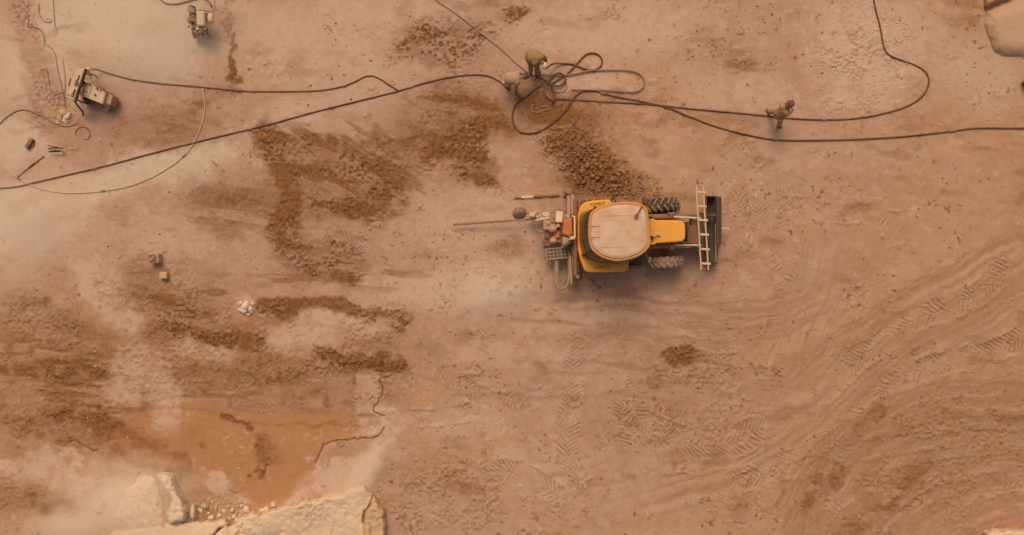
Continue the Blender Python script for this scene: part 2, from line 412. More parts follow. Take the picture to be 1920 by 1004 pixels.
streaks(640, 320, 190, 90, R(32), 15, 6, .8, .49, 3); streaks(460, 390, 150, 60, R(8), 16, 6, .6, .5, 11); streaks(300, 700, 300, 90, R(3), 14, 7, .6, .5, 12); streaks(640, 500, 160, 40, R(2), 14, 7, .6, .5, 13)
streaks(800, 260, 90, 45, R(40), 17, 7, .7, .5, 4)
streaks(330, 590, 130, 70, .1, 16, 3, .7, .52, 5)
SILT = poly([(300, 745), (420, 762), (520, 772), (640, 768), (700, 782), (720, 800), (612, 832), (597, 852), (590, 880), (535, 940), (482, 952), (430, 905), (380, 880), (300, 868), (225, 842), (205, 810)], 9, 9)
SILTM = np.zeros_like(PX); lay(SILTM, SILT, 1.0)
wipe(PALE, SILT, .9); wipe(ROUGH, SILT, .82); wipe(CLOD, SILT, .7); lift(SILT, -.035); lay(OCH, SILT, 1.0); lay(MUD_SHADE, SILT, .18); wipe(MUD_SHADE, SILT, .35)
mudpatch(blob(505, 845, 20, 26, R(-25)), .85, .8); mudpatch(blob(490, 890, 4, 14, R(20)), .95, 0)
mudpatch(stroke([(425, 778), (460, 795), (480, 815)], 14), .8, .5)
slab = poly([(668, 702), (735, 708), (712, 716), (716, 740), (703, 770), (722, 780), (668, 778)], 4, 5)
wipe(MUD_SHADE, slab, .8); lay(PALE, slab, .45); lift(slab, .03)
# ---- pale powder
for b in [(178, 520, 34, 62, R(-6)), (215, 590, 50, 20), (225, 690, 34, 62, R(14)), (300, 740, 42, 82, R(-6)), (390, 658, 60, 16), (560, 635, 85, 26), (640, 605, 90, 16),
          (455, 575, 24, 20), (770, 560, 110, 55), (690, 880, 26, 62, R(28)), (640, 890, 60, 30, R(-20)), (720, 800, 60, 22), (880, 800, 80, 35), (90, 880, 80, 40),
          (1000, 880, 120, 60), (840, 950, 70, 40), (1050, 600, 140, 30), (940, 660, 120, 30)]:
    pale(blob(*b), .95 if b[0] < 760 else .45, .3)
lay(GREY, blob(240, 930, 90, 60, 0, .9, .4), .6); lay(GREY, blob(160, 985, 120, 40, 0, .9, .4), .55); lay(GREY, blob(690, 875, 24, 46, R(28), .8, .5), .5)
wipe(MUD_SHADE, blob(240, 930, 90, 60, 0, .9, .4), .8)
pale(stroke([(384, 905), (424, 914), (442, 935), (470, 945)], 20, .6, .3), .9); pale(poly([(598, 868), (612, 882), (668, 890), (690, 896), (690, 914), (600, 934), (530, 950), (560, 918), (588, 892)], 8, 8), .9)
for b in [(225, 950, 100, 60, 0), (640, 900, 60, 30, R(-18))]: lay(GREY, blob(*b, .8, .4), .75)
# ---- right half: ruts, scrapes, spots
mudpatch(blob(1292, 664, 36, 18, R(-6), .9, .7), 1.25, .6); mudpatch(blob(1240, 716, 20, 12), .6, .1); mudpatch(blob(1130, 645, 60, 12, R(6), streak=True), .3, .1)
mudpatch(blob(1395, 945, 26, 40), .4, .25); mudpatch(blob(850, 905, 40, 24), .45, .25); mudpatch(blob(1000, 690, 30, 14, R(30)), .4, .15)
mudpatch(stroke([(1485, 1030), (1520, 950), (1560, 880), (1600, 810), (1640, 770)], 34, .8, .4), .55, .05, .5)
mudpatch(stroke([(1580, 1030), (1640, 950), (1700, 890), (1780, 855)], 42, .8, .4), .5, .05, .5)
mudpatch(stroke([(1640, 830), (1730, 800), (1820, 785), (1930, 770)], 30, .8, .4, True), .45, 0, .5)
mudpatch(stroke([(1430, 780), (1520, 740), (1620, 640), (1700, 590)], 24, .9, .4), .25, .05, .5)
streaks(1700, 900, 260, 130, R(-38), 30, 9, .30, .50, 6, 0); streaks(1600, 640, 300, 150, R(-34), 34, 8, .20, .52, 7, 0)
streaks(1820, 800, 130, 60, R(-12), 20, 9, .25, .52, 8, 0); streaks(1150, 590, 220, 40, R(5), 14, 9, .35, .53, 9); streaks(1280, 700, 200, 50, R(8), 14, 8, .35, .55, 10)
mudpatch(blob(1400, 120, 36, 16), .4, .3); mudpatch(blob(1215, 360, 20, 26), .5, .5); mudpatch(blob(1130, 640, 70, 20), .25, .1)
mudpatch(blob(950, 470, 30, 16), .4, .1); mudpatch(blob(1110, 545, 60, 10, streak=True), .35, .1)
tread([(1555, 715), (1640, 655), (1740, 595), (1840, 545), (1905, 480)], 44, 9, .035, 1, .42)
tread([(1590, 790), (1660, 735), (1740, 695), (1830, 665), (1930, 628)], 44, 9, .035, 1, .42, seed=1)
tread([(1360, 905), (1440, 880), (1520, 845), (1570, 790)], 44, 9, .03, 1, .44, seed=2)
tread([(1185, 745), (1215, 800), (1290, 832), (1370, 822), (1450, 790)], 60, 9.5, .045, -1, .40, seed=3)
tread([(1170, 690), (1172, 760), (1185, 850)], 34, 8, .04, 1, .42, seed=4)
tread([(1072, 620), (1076, 720), (1070, 830), (1085, 1010)], 44, 8.5, .032, 1, .44, seed=5)
tread([(1385, 350), (1380, 430), (1372, 545)], 36, 6.5, .03, 1, .42, seed=6)
tread([(1420, 370), (1418, 450), (1410, 540)], 36, 6.5, .028, 1, .44, seed=20)
tread([(1440, 380), (1560, 400), (1700, 420)], 34, 8, .022, 1, .5, seed=7)
tread([(655, 292), (690, 330), (720, 360)], 40, 9, .05, 1, .3, seed=18)
tread([(760, 250), (800, 275), (850, 300)], 34, 9, .04, 1, .3, seed=19)
tread([(560, 438), (620, 448), (700, 462)], 32, 8.5, .045, 1, .32, seed=8)
tread([(50, 800), (110, 790), (170, 780)], 30, 9, .05, 1, .3, seed=9)
tread([(140, 690), (100, 700), (150, 715)], 30, 9, .04, 1, .35, seed=10)
tread([(640, 800), (700, 795), (780, 790), (900, 770)], 34, 8, .035, 1, .45, seed=11)
tread([(1300, 960), (1400, 900), (1500, 880), (1640, 840), (1760, 830)], 34, 9, .03, 1, .46, seed=12)
tread([(1640, 1020), (1700, 960), (1790, 920), (1930, 900)], 36, 10, .03, 1, .47, seed=13)
tread([(620, 700), (680, 690), (740, 690)], 28, 8, .05, 1, .35, seed=14)
tread([(1050, 720), (960, 760), (860, 720), (800, 640)], 36, 8, .026, 1, .46, seed=15)
tread([(1450, 640), (1470, 540), (1465, 450), (1500, 340)], 40, 9, .022, 1, .48, seed=16)
tread([(800, 960), (850, 900), (960, 880), (1060, 930)], 40, 9, .03, 1, .46, seed=17)
def ruts(pts, width, n, k, seed):
    r = random.Random(seed); sp = smooth2(pts, 20)
    nn = []
    for i, p in enumerate(sp):
        a = sp[max(i-1, 0)]; b = sp[min(i+1, len(sp)-1)]; dx, dy = b[0]-a[0], b[1]-a[1]; l = math.hypot(dx, dy); nn.append((-dy/l, dx/l))
    for _ in range(n):
        off = r.uniform(-.5, .5) * width; i0 = r.randint(0, max(0, len(sp) - 8)); i1 = min(len(sp), i0 + r.randint(8, 22))
        q = [(p[0] + m[0]*off, p[1] + m[1]*off) for p, m in list(zip(sp, nn))[i0:i1]]
        if len(q) < 3: continue
        wd = r.uniform(5, 20); w = bounds(q, wd * 2 + 12); d, S, T, L = poly_dist(w, q, TX, TY)
        m = (1 - ss(.1, 1.0, d / (wd * .5) + .5 * (N_FIN[w] - .5))) * ss(0, 60, S) * (1 - ss(L - 60, L, S)); up = r.random() < .42
        if up: PALE[w] = np.maximum(PALE[w], m * k * .75); HGT[w] += m * .003
        else: MUD_SHADE[w] = np.maximum(MUD_SHADE[w], m * k * .82); HGT[w] -= m * .004
ruts([(1470, 1040), (1520, 950), (1580, 860), (1680, 800), (1800, 770), (1990, 750)], 110, 60, .46, 1)
ruts([(1560, 1060), (1640, 960), (1720, 890), (1830, 850), (1990, 830)], 110, 60, .48, 2)
ruts([(1480, 800), (1570, 720), (1680, 640), (1800, 570), (1960, 470)], 140, 60, .36, 3)
ruts([(1440, 760), (1500, 640), (1540, 540), (1560, 440)], 120, 26, .28, 4)
ruts([(1000, 600), (1150, 590), (1300, 600), (1470, 590), (1560, 540)], 80, 30, .38, 5)
ruts([(760, 620), (900, 680), (1040, 690), (1200, 680), (1400, 700)], 130, 26, .28, 6)
ruts([(1000, 1040), (1120, 940), (1260, 900), (1400, 860), (1540, 760)], 130, 28, .28, 7)
ruts([(1690, 1060), (1760, 990), (1850, 950), (1990, 920)], 90, 34, .42, 9)
ruts([(1560, 1000), (1610, 900), (1680, 850), (1790, 815), (1980, 800)], 60, 40, .5, 10)
ruts([(500, 730), (600, 728), (700, 722)], 50, 14, .45, 8)
for a in range(7):                                   # shallow scrape marks left by a blade
    x = 852 + a * 6
    if a in (0, 2, 4, 5): groove([(x, 268 - a * 2), (x + 6, 245), (x + 10, 226)], 2.2, .035, .6, 1)
for c in [[(735, 705), (713, 715), (718, 735), (705, 762), (702, 771), (722, 779)], [(722, 800), (712, 818), (680, 822), (640, 826), (606, 835), (597, 850), (590, 868)],
          [(500, 870), (490, 900)], [(425, 780), (450, 795)], [(155, 720), (120, 725)], [(120, 828), (150, 828), (165, 842), (185, 845)]]:
    groove(c, 1.5, .05, .95, 6)
groove([(560, 502), (620, 494), (665, 496)], 2.0, .03, .7, 2)
for b in [(300, 45, 150, 110, 0), (50, 110, 95, 90, 0), (40, 420, 120, 80, R(-20)), (30, 300, 120, 110, 0), (200, 350, 200, 40, R(-14))]: lay(CALM, blob(*b, .9, .3), .8)
lay(CALM, SILT, .85)
strip = stroke([(42, -40), (55, 60), (75, 150), (95, 215), (140, 260)], 62, 1.0, .5)          # churned strip across the pale flat
wipe(GREY, strip, .75); wipe(CALM, strip, .9); w_, m_ = strip; CRB[w_] = np.maximum(CRB[w_], m_ * .7 * ss(.46, .60, N_CLU[w_])); MUD_SHADE[w_] = np.maximum(MUD_SHADE[w_], m_ * .16)
for p_ in [[(-40, 64), (10, 64), (45, 60)], [(96, 58), (120, 48), (150, 40), (180, 38)], [(40, 250), (70, 240), (110, 240)], [(30, 180), (55, 165), (75, 190)]]:
    w_, m_ = stroke(p_, 12, 1.0, .5); MUD_SHADE[w_] = np.maximum(MUD_SHADE[w_], m_ * .38)
MUD_SHADE *= 1 - .75 * np.clip(CALM - SILTM, 0, 1); CLOD *= 1 - .6 * np.clip(CALM - SILTM, 0, 1)
# ---- relief
HGT += (N_BIG - .5) * .10
FINE = 1 - .8 * CALM
CRB = np.clip(CRB * FINE, 0, 1)
HGT += CRB * .070 * (ss(.30, .66, N_CR) - .45)
MUD_SHADE = np.maximum(MUD_SHADE, CRB * ss(.54, .32, N_CR) * (.55 + .6 * np.clip(MUD_SHADE, 0, 1)))  # gaps between crumbs darkened in colour, standing in for shade
PALE = np.maximum(PALE * (1 - .5 * CRB), CRB * ss(.58, .72, N_CR) * .55 * (1 - np.clip(MUD_SHADE * 1.2, 0, .9)))  # crumb tops painted paler, as if catching light
MUD_SHADE *= 1 - .32 * CRB * ss(.58, .70, N_CR)
HGT += (N_MED - .5) * .035 * (.4 + ROUGH) * FINE
HGT += (N_FIN - .5) * (.010 + .05 * ROUGH * np.clip(MUD_SHADE + .3, 0, 1)) * FINE
HGT += (N_GRN - .5) * (.008 + .05 * np.clip(CLOD, 0, 1) + .03 * ROUGH * np.clip(MUD_SHADE, 0, 1)) * FINE
HGT += CRUMB * .006 * FINE
HGT += (ss(.45, .7, fbm(PX, PY, 9, 2, .5, 12)) * .05) * np.clip(CLOD, 0, 1)
bank = ss(900, 990, PY + (PX - 560) * .10) * ss(760, 690, PX) * ss(-400, -100, PX)       # the floor swells a little under the outcrop
HGT += bank * .10 * (N_MED + .3)
far = np.maximum(np.maximum(-60 - PX, PX - 1980), np.maximum(-60 - PY, PY - 1064)) / PPM
HGT += np.clip(far - 15, 0, None) ** 1.1 * .12 * ss(.35, .7, fbm(PX, PY, 2600, 3, .5, 14))   # quarry slopes far beyond
under = blob(1200, 445, 170, 110, 0, .6, 0); w_, m_ = under; HGT[w_] = HGT[w_] * (1 - m_ * .8)
HGT = np.clip(HGT, -.25, None)

def ground_z(px, py):
    i = np.clip(np.searchsorted(GXA, px), 0, NX - 1); j = np.clip(np.searchsorted(GYA, py), 0, NY - 1)
    return float(HGT[j, i])
def G(px, py, h=0.0):
    z = ground_z(px, py); v = W(px, py, 0); return Vector((v.x, v.y, z + h))

def ground_material():
    m = bpy.data.materials.new('quarry_soil'); m.use_nodes = True
    N, L = m.node_tree.nodes, m.node_tree.links
    b = N['Principled BSDF']; b.inputs['Roughness'].default_value = .92; b.inputs['Specular IOR Level'].default_value = .25
    at = N.new('ShaderNodeAttribute'); at.attribute_name = 'soil'
    sp = N.new('ShaderNodeSeparateColor'); L.new(at.outputs['Color'], sp.inputs[0])
    tc = N.new('ShaderNodeTexCoord')
    def noise(scale, detail=6, rough=.65):
        n = N.new('ShaderNodeTexNoise'); n.inputs['Scale'].default_value = scale; n.inputs['Detail'].default_value = detail; n.inputs['Roughness'].default_value = rough
        L.new(tc.outputs['Object'], n.inputs['Vector']); return n.outputs['Fac']
    def rmp(v, a, c_, lo=0, hi=1):
        n = N.new('ShaderNodeMapRange'); n.inputs['From Min'].default_value = a; n.inputs['From Max'].default_value = c_; n.inputs['To Min'].default_value = lo; n.inputs['To Max'].default_value = hi
        L.new(v, n.inputs['Value']); return n.outputs['Result']
    def mix(f, a, c_, mode='MIX'):
        n = N.new('ShaderNodeMix'); n.data_type = 'RGBA'; n.blend_type = mode
        if isinstance(f, float): n.inputs['Factor'].default_value = f
        else: L.new(f, n.inputs['Factor'])
        for k, v in (('A', a), ('B', c_)):
            if isinstance(v, tuple): n.inputs[k].default_value = (*v, 1)
            else: L.new(v, n.inputs[k])
        return n.outputs['Result']
    n_a, n_b, n_c = noise(.9), noise(5.0), noise(28.0, 4, .7)
    col = mix(rmp(n_a, .35, .65), SOIL['base'], SOIL['base2'])
    col = mix(rmp(noise(1.5, 3), .46, .70, 0, .6), col, SOIL['ochre'])
    col = mix(rmp(noise(2.1, 4), .50, .70, 0, .55), col, SOIL['pale'])
    col = mix(at.outputs['Alpha'], col, SOIL['ochre'])
    col = mix(sp.outputs['Blue'], col, SOIL['grey'])
    col = mix(sp.outputs['Green'], col, SOIL['pale'])
    col = mix(sp.outputs['Red'], col, mix(rmp(noise(9.0, 5, .75), .34, .62), SOIL['mud'], SOIL['mud2']))
    col = mix(1.0, col, rmp(n_b, .25, .75, .93, 1.07), 'MULTIPLY')
    grit = rmp(noise(1.3, 3), .40, .62)                       # grit lies in patches, powder between them
    col = mix(grit, col, mix(1.0, col, rmp(n_c, .25, .75, .86, 1.14), 'MULTIPLY'))
    col = mix(grit, col, mix(1.0, col, rmp(noise(13.0, 5, .75), .28, .72, .88, 1.12), 'MULTIPLY'))
    L.new(col, b.inputs['Base Color'])
    bp = N.new('ShaderNodeBump'); bp.inputs['Strength'].default_value = .35; bp.inputs['Distance'].default_value = .02
    L.new(n_c, bp.inputs['Height']); L.new(bp.outputs['Normal'], b.inputs['Normal'])
    return m
SOIL = dict(base=(.342, .218, .164), base2=(.372, .246, .192), ochre=(.352, .192, .094), grey=(.455, .368, .292), pale=(.450, .315, .246), mud=(.238, .112, .046), mud2=(.138, .058, .021))
M_SOIL = ground_material()
def build_ground():
    me = bpy.data.meshes.new('ground')
    n = NX * NY
    co = np.empty((n, 3), np.float32)
    co[:, 0] = ((PX - 960) / PPM).ravel(); co[:, 1] = (-(PY - 502) / PPM).ravel(); co[:, 2] = HGT.ravel()
    idx = np.arange(n).reshape(NY, NX)
    q = np.stack([idx[:-1, :-1], idx[1:, :-1], idx[1:, 1:], idx[:-1, 1:]], -1).reshape(-1, 4)
    nf = len(q)
    me.vertices.add(n); me.vertices.foreach_set('co', co.ravel())
    me.loops.add(nf * 4); me.loops.foreach_set('vertex_index', q.ravel().astype(np.int32))
    me.polygons.add(nf); me.polygons.foreach_set('loop_start', np.arange(0, nf * 4, 4, dtype=np.int32))
    me.polygons.foreach_set('use_smooth', np.ones(nf, bool))
    me.update(calc_edges=True)
    at = me.attributes.new('soil', 'FLOAT_COLOR', 'POINT')
    at.data.foreach_set('color', np.stack([np.clip(a, 0, 1) for a in (MUD_SHADE * 1.18, PALE, GREY, OCH)], -1).astype(np.float32).ravel())
    me.materials.append(M_SOIL)
    o = bpy.data.objects.new('ground', me); COL.objects.link(o)
    return tag(o, 'reddish churned quarry floor with mud, tyre tracks and pale dust', 'ground', kind='structure')
ground = build_ground()

# ---- clods of soil, thousands of them
def clods():
    PHI = (1 + 5 ** .5) / 2
    base = np.array([(-1,PHI,0),(1,PHI,0),(-1,-PHI,0),(1,-PHI,0),(0,-1,PHI),(0,1,PHI),(0,-1,-PHI),(0,1,-PHI),(PHI,0,-1),(PHI,0,1),(-PHI,0,-1),(-PHI,0,1)], np.float32)
    base /= np.linalg.norm(base[0])
    tri = np.array([(0,11,5),(0,5,1),(0,1,7),(0,7,10),(0,10,11),(1,5,9),(5,11,4),(11,10,2),(10,7,6),(7,1,8),(3,9,4),(3,4,2),(3,2,6),(3,6,8),(3,8,9),(4,9,5),(2,4,11),(6,2,10),(8,6,7),(9,8,1)], np.int32)
    i0, i1 = np.searchsorted(GXA, (-40, 1960)); j0, j1 = np.searchsorted(GYA, (-40, 1044))
    N = 190000
    ii = nrng.integers(i0, i1, N); jj = nrng.integers(j0, j1, N)
    cl = np.clip(CLOD[jj, ii], 0, 1.3); dens = cl ** 1.6 * (.15 + 1.3 * ss(.4, .6, N_FIN[jj, ii])) + .004 + .03 * ROUGH[jj, ii] * (MUD_SHADE[jj, ii] > .3)
    keep = nrng.random(N) < dens
    ii, jj = ii[keep], jj[keep]; K = len(ii)
    c = np.stack([(GXA[ii] - 960 + nrng.uniform(-1, 1, K)) / PPM, -(GYA[jj] - 502 + nrng.uniform(-1, 1, K)) / PPM, HGT[jj, ii]], -1).astype(np.float32)
    sz = (.012 + .040 * nrng.random(K) ** 2.6) * (.75 + .6 * np.clip(CLOD[jj, ii], 0, 1.3))
    sz = np.where(np.clip(CLOD[jj, ii], 0, 2) < .1, sz * .75, sz)
    v = base[None] * (1 + nrng.uniform(-.32, .32, (K, 12, 1))) * sz[:, None, None] * np.stack([nrng.uniform(.8, 1.35, K), nrng.uniform(.8, 1.2, K), nrng.uniform(.6, 1.0, K)], -1)[:, None, :]
    a = nrng.uniform(0, 6.28, K); ca, sa = np.cos(a)[:, None], np.sin(a)[:, None]
    v = np.stack([v[..., 0] * ca - v[..., 1] * sa, v[..., 0] * sa + v[..., 1] * ca, v[..., 2]], -1) + c[:, None]
    v[..., 2] += (sz * .35)[:, None]
    f = (tri[None] + (np.arange(K) * 12)[:, None, None]).reshape(-1, 3)
    me = bpy.data.meshes.new('soil_clods')
    me.vertices.add(K * 12); me.vertices.foreach_set('co', v.astype(np.float32).ravel())
    me.loops.add(len(f) * 3); me.loops.foreach_set('vertex_index', f.ravel().astype(np.int32))
    me.polygons.add(len(f)); me.polygons.foreach_set('loop_start', np.arange(0, len(f) * 3, 3, dtype=np.int32))
    me.update(calc_edges=True)
    at = me.attributes.new('soil', 'FLOAT_COLOR', 'POINT')
    s = np.stack([np.clip(MUD_SHADE[jj, ii] * .9 + nrng.uniform(-.25, .3, K), 0, 1), np.clip(PALE[jj, ii] + nrng.uniform(-.3, .3, K), 0, 1), GREY[jj, ii], OCH[jj, ii]], -1).astype(np.float32)
    at.data.foreach_set('color', np.repeat(s, 12, 0).ravel())
    me.materials.append(M_SOIL)
    o = bpy.data.objects.new('soil_clods', me); COL.objects.link(o)
    return tag(o, 'loose brown soil clods scattered over the churned mud', 'soil', kind='stuff')
clods()

# ------------------------------------------------------------------ paints and metals
DUSTC = (.40, .27, .19)
M = dict(
    yellow=mat('yellow_paint', (.68, .29, .004), .5, 0, .06, DUSTC, .10, 5),
    yellow_dusty=mat('dusty_yellow_paint', (.50, .23, .02), .6, 0, .42, DUSTC, .10, 4),
    roof_dust=mat('dust_caked_roof', (.40, .19, .075), .9, 0, .68, (.54, .425, .335), .2, 5.5, .2),
    glass=mat('dark_cab_glass', (.020, .022, .016), .12, 0, .22, (.20, .13, .085), .05, 3),
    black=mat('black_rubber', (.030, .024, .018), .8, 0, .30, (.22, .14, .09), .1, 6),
    tyre=mat('dusty_tyre_rubber', (.06, .036, .024), .9, 0, .9, (.35, .215, .14), .12, 7, .2),
    tyre_pale=mat('pale_dusted_tyre_rubber', (.06, .045, .032), .9, 0, .97, (.40, .29, .21), .12, 7, .2),
    steel=mat('dusty_steel', (.20, .13, .09), .55, .35, .6, (.30, .20, .14), .12, 8),
    rust=mat('rusty_brown_steel', (.16, .070, .038), .75, .1, .5, (.26, .15, .095), .15, 8),
    bucket=mat('worn_bucket_steel', (.075, .058, .040), .55, .3, .4, (.17, .12, .08), .15, 4),
    cream=mat('cream_paint', (.50, .385, .26), .7, 0, .5, (.46, .34, .24), .1, 6),
    white=mat('chalky_white_paint', (.62, .47, .36), .75, 0, .25, DUSTC, .08, 6),
    grey=mat('grey_dusted_metal', (.30, .23, .16), .75, .1, .6, (.36, .27, .19), .2, 9),
    pink=mat('primer_pink_steel', (.36, .20, .14), .7, .05, .5, (.40, .26, .18), .14, 9),
    orange=mat('burnt_orange_paint', (.42, .105, .018), .65, 0, .22, (.42, .22, .13), .22, 6),
    decal=mat('brown_black_decal', (.11, .05, .01), .7, 0, .0, (.4, .22, .08), .1, 8),
    hose=mat('dusty_rubber_hose', (.080, .032, .016), .8, 0, .22, (.26, .14, .085), .2, 2),
    hose_pale=mat('dust_caked_hose', (.24, .15, .10), .85, 0, .5, (.30, .20, .14), .15, 3),
    wire_pale=mat('bright_cutting_wire', (.50, .36, .26), .6, .2, .2, DUSTC, .1, 3),
    wood=mat('brown_timber', (.12, .060, .030), .85, 0, .2, DUSTC, .2, 9),
    timber=mat('pale_timber', (.54, .39, .27), .85, 0, .2, (.5, .36, .26), .1, 9),
)

def pw(pts, h): return [W(x, y, h) for x, y in pts]
def m_px(n, h=0): return n * (CAM_H - h) / CAM_H / PPM

# ------------------------------------------------------------------ the backhoe loader
def wheel(root, c, Rr, wd, tyremat, rz=0.0):
    c = Vector(c); rot = Matrix.Rotation(rz, 3, 'Z')
    def T(v): return c + rot @ Vector(v)
    hub = MB()
    hub.cyl(T((0, -wd*.30, 0)), T((0, wd*.30, 0)), Rr*.16, n=14)
    w = hub.build('wheel', M['steel'], root, org=c)
    prof = [(-.36, .54), (-.46, .60), (-.50, .74), (-.47, .88), (-.40, .94), (-.2, .965), (0, .97), (.2, .965), (.40, .94), (.47, .88), (.50, .74), (.46, .60), (.36, .54)]
    ty = MB(); n = 40; rs = []
    for y, r in prof:
        rs.append([T((math.cos(t)*r*Rr, y*wd, math.sin(t)*r*Rr)) for t in [2*math.pi*k/n for k in range(n)]])
    ty.rings(rs, cap=False)
    ty.build('tyre', M['black'] if tyremat is M['tyre'] else M['tyre'], w, smooth=True)
    ty = MB()
    nl = 17
    for side in (-1, 1):
        for k in range(nl):
            a0 = 2*math.pi*(k + (.5 if side > 0 else 0))/nl
            ring = []
            for (ya, da) in ((.02, .13), (.26, .04), (.52, -.10)):
                for hh, wl_ in ((.93, .055), (1.06 if ya < .5 else .99, .045)):
                    ring.append((ya*side*wd, a0 + da, hh*Rr, wl_))
            vs = []
            for y, a, r, wl_ in ring:
                for s in (-1, 1):
                    vs.append(T((math.cos(a + s*wl_)*r, y, math.sin(a + s*wl_)*r)))
            fs = []
            for i in range(2):
                b = i*4; e = b + 4
                fs += [(b+2, b+3, e+3, e+2), (b, b+2, e+2, e), (b+1, e+1, e+3, b+3)]
            fs += [(0, 1, 3, 2), (8, 10, 11, 9)]
            ty.add(vs, fs)
    ty.build('tread', tyremat, w)
    rm = MB()
    for s in (-1, 1):
        rs = [[T((math.cos(t)*r*Rr, s*y*wd, math.sin(t)*r*Rr)) for t in [2*math.pi*k/24 for k in range(24)]] for y, r in ((.36, .56), (.30, .50), (.16, .46), (.16, .15))]
        rm.rings(rs, cap=False)
        for k in range(8):
            a = 2*math.pi*k/8
            rm.cyl(T((math.cos(a)*.28*Rr, s*.15*wd, math.sin(a)*.28*Rr)), T((math.cos(a)*.28*Rr, s*.20*wd, math.sin(a)*.28*Rr)), .025, n=6)
    rm.build('rim', M['yellow_dusty'], w)
    return w

ROOF = [(1103, 418), (1106, 402), (1117, 391), (1140, 383), (1160, 379.5), (1185, 379), (1205, 384), (1214, 393), (1217, 412), (1219, 440), (1220, 458), (1213, 470), (1200, 480), (1180, 487), (1158, 490.5), (1138, 487), (1120, 479), (1107, 465), (1102.5, 442)]
ROOF = [(p.x, p.y) for p in catmull([(x, y, 0) for x, y in ROOF + ROOF[:1]], 5)][:-1]
def build_loader():
    root = empty('backhoe_loader', W(1150, 443, 0) + Vector((0, 0, ground_z(1150, 443))))
    tag(root, 'dusty yellow backhoe loader with black front bucket and drilling gear behind the cab', 'backhoe loader')
    # chassis and belly
    MB().box(W(1190, 441, .70), (m_px(235), m_px(34), .42), 0, .03).build('chassis', M['rust'], root)
    MB().cyl(W(1241, 390, .56), W(1246, 490, .56), .09).build('axle', M['rust'], root)
    MB().cyl(W(1122, 395, .62), W(1126, 492, .62), .11).build('axle', M['rust'], root)
    # rear deck with the two mudguards
    deck = [(1084, 470), (1083, 432), (1084, 402), (1088, 387), (1096, 380), (1110, 376.5), (1140, 374), (1146, 376), (1150, 381), (1180, 400), (1182, 480), (1179, 496), (1178, 506), (1170, 510), (1140, 511), (1104, 511), (1096, 507), (1090, 492)]
    MB().prism(pw(deck, 1.42), .78, 1.42, .0, .05).build('rear_mudguard', M['yellow'], root)
    # cab: dark glass all round, pillars, roof
    bot = BOT = [(1085.5, 418), (1087, 404), (1093, 398), (1112, 392), (1150, 389), (1185, 389), (1208, 392), (1212, 402), (1213, 412), (1213, 440), (1213, 462), (1208, 474), (1195, 484), (1178, 491), (1152, 496), (1125, 493), (1106, 488), (1093, 478), (1086, 452)]
    bot = [(p.x, p.y) for p in catmull([(x, y, 0) for x, y in BOT + BOT[:1]], 5)][:-1]
    NB = 72
    def resample(o):
        q = [Vector((*p, 0)) for p in o]; L0 = []
        for k in range(NB):
            a = math.pi - 2*math.pi*k/NB; d = Vector((math.cos(a), math.sin(a), 0)); c0 = Vector((1155, 438, 0))
            L0.append(min(q, key=lambda v: -((v-c0).normalized().dot(d))))
        return [(v.x, v.y) for v in L0]
    bot = resample(bot); rf_ = resample(ROOF)
    top = pw([(1160 + (x-1160)*.955, 435 + (y-435)*.955) for x, y in rf_], 2.70)
    b = pw(bot, 1.43); mid = [p.lerp(q, .5) + Vector((p.x - W(1155,440,2).x, p.y - W(1155,440,2).y, 0)).normalized()*.05 for p, q in zip(b, top)]
    MB().rings([b, mid, top]).build('cab_glass', M['glass'], root, smooth=True)
    for i in (7, 29, 43, 62):
        MB().tube([b[i] + (b[i]-b[(i+36) % 72]).normalized()*.02, mid[i] + (b[i]-b[(i+36) % 72]).normalized()*.02, top[i] + (b[i]-b[(i+36) % 72]).normalized()*.02], .035, 6).build('cab_pillar', M['black'], root)
    cx, cy = 1161, 435
    def rr(k, h, dz=0): return [v + Vector((0, 0, dz)) for v in pw([(cx + (x-cx)*k, cy + (y-cy)*k) for x, y in ROOF], h)]
    roof = MB().rings([rr(.955, 2.68), rr(1.0, 2.72), rr(1.0, 2.78), rr(.985, 2.825), rr(.955, 2.84), rr(.93, 2.825), rr(.91, 2.84)], cap=True)
    ro = roof.build('cab_roof', M['yellow_dusty'], root, smooth=False)
    pn = MB().rings([rr(.90, 2.83), rr(.89, 2.87), rr(.80, 2.90), rr(.55, 2.915)], cap=True)
    pn.build('roof_panel', M['roof_dust'], ro)
    for x0, x1, y in [(1130, 1185, 404), (1125, 1170, 463)]:
        MB().box(W((x0+x1)/2, y, 2.918), (m_px(x1-x0, 2.9), m_px(1.6), .012), .01).build('roof_rib', M['roof_dust'], ro)
    for x0, y0, x1, y1 in [(1109, 424, 1124, 424.6), (1109, 445, 1124, 445.6), (1123.4, 424, 1124, 445)]:
        MB().box(W((x0+x1)/2, (y0+y1)/2, 2.90), (m_px(x1-x0), m_px(y1-y0), .05)).build('roof_seam', M['yellow_dusty'], ro)
    MB().cyl(W(1160.5, 433, 2.90), W(1160.5, 433, 2.935), .05, .035, 12).build('roof_vent', M['roof_dust'], ro)
    be = MB(); be.cyl(W(1193, 406, 2.86), W(1193, 406, 2.99), .075, .06, 12)
    be.tube([W(1193, 406, 2.98), W(1196, 401, 3.02), W(1200, 393, 3.0), W(1204.5, 386, 2.86)], .022, 6)
    be.build('work_light', M['rust'], ro)
    # bonnet
    bn = [(1214, 411), (1226, 410), (1228, 413), (1270, 413), (1280, 415), (1285, 420), (1286, 434), (1285, 448), (1280, 453), (1268, 454.5), (1229, 457), (1226, 460), (1214, 460)]
    bo = MB().prism(pw(bn, 1.72), .80, 1.72, .0, .06).build('bonnet', M['yellow'], root)
    MB().box(W(1287.5, 434, 1.2), (.05, m_px(34), .62), 0, .015).build('grille', M['rust'], bo)
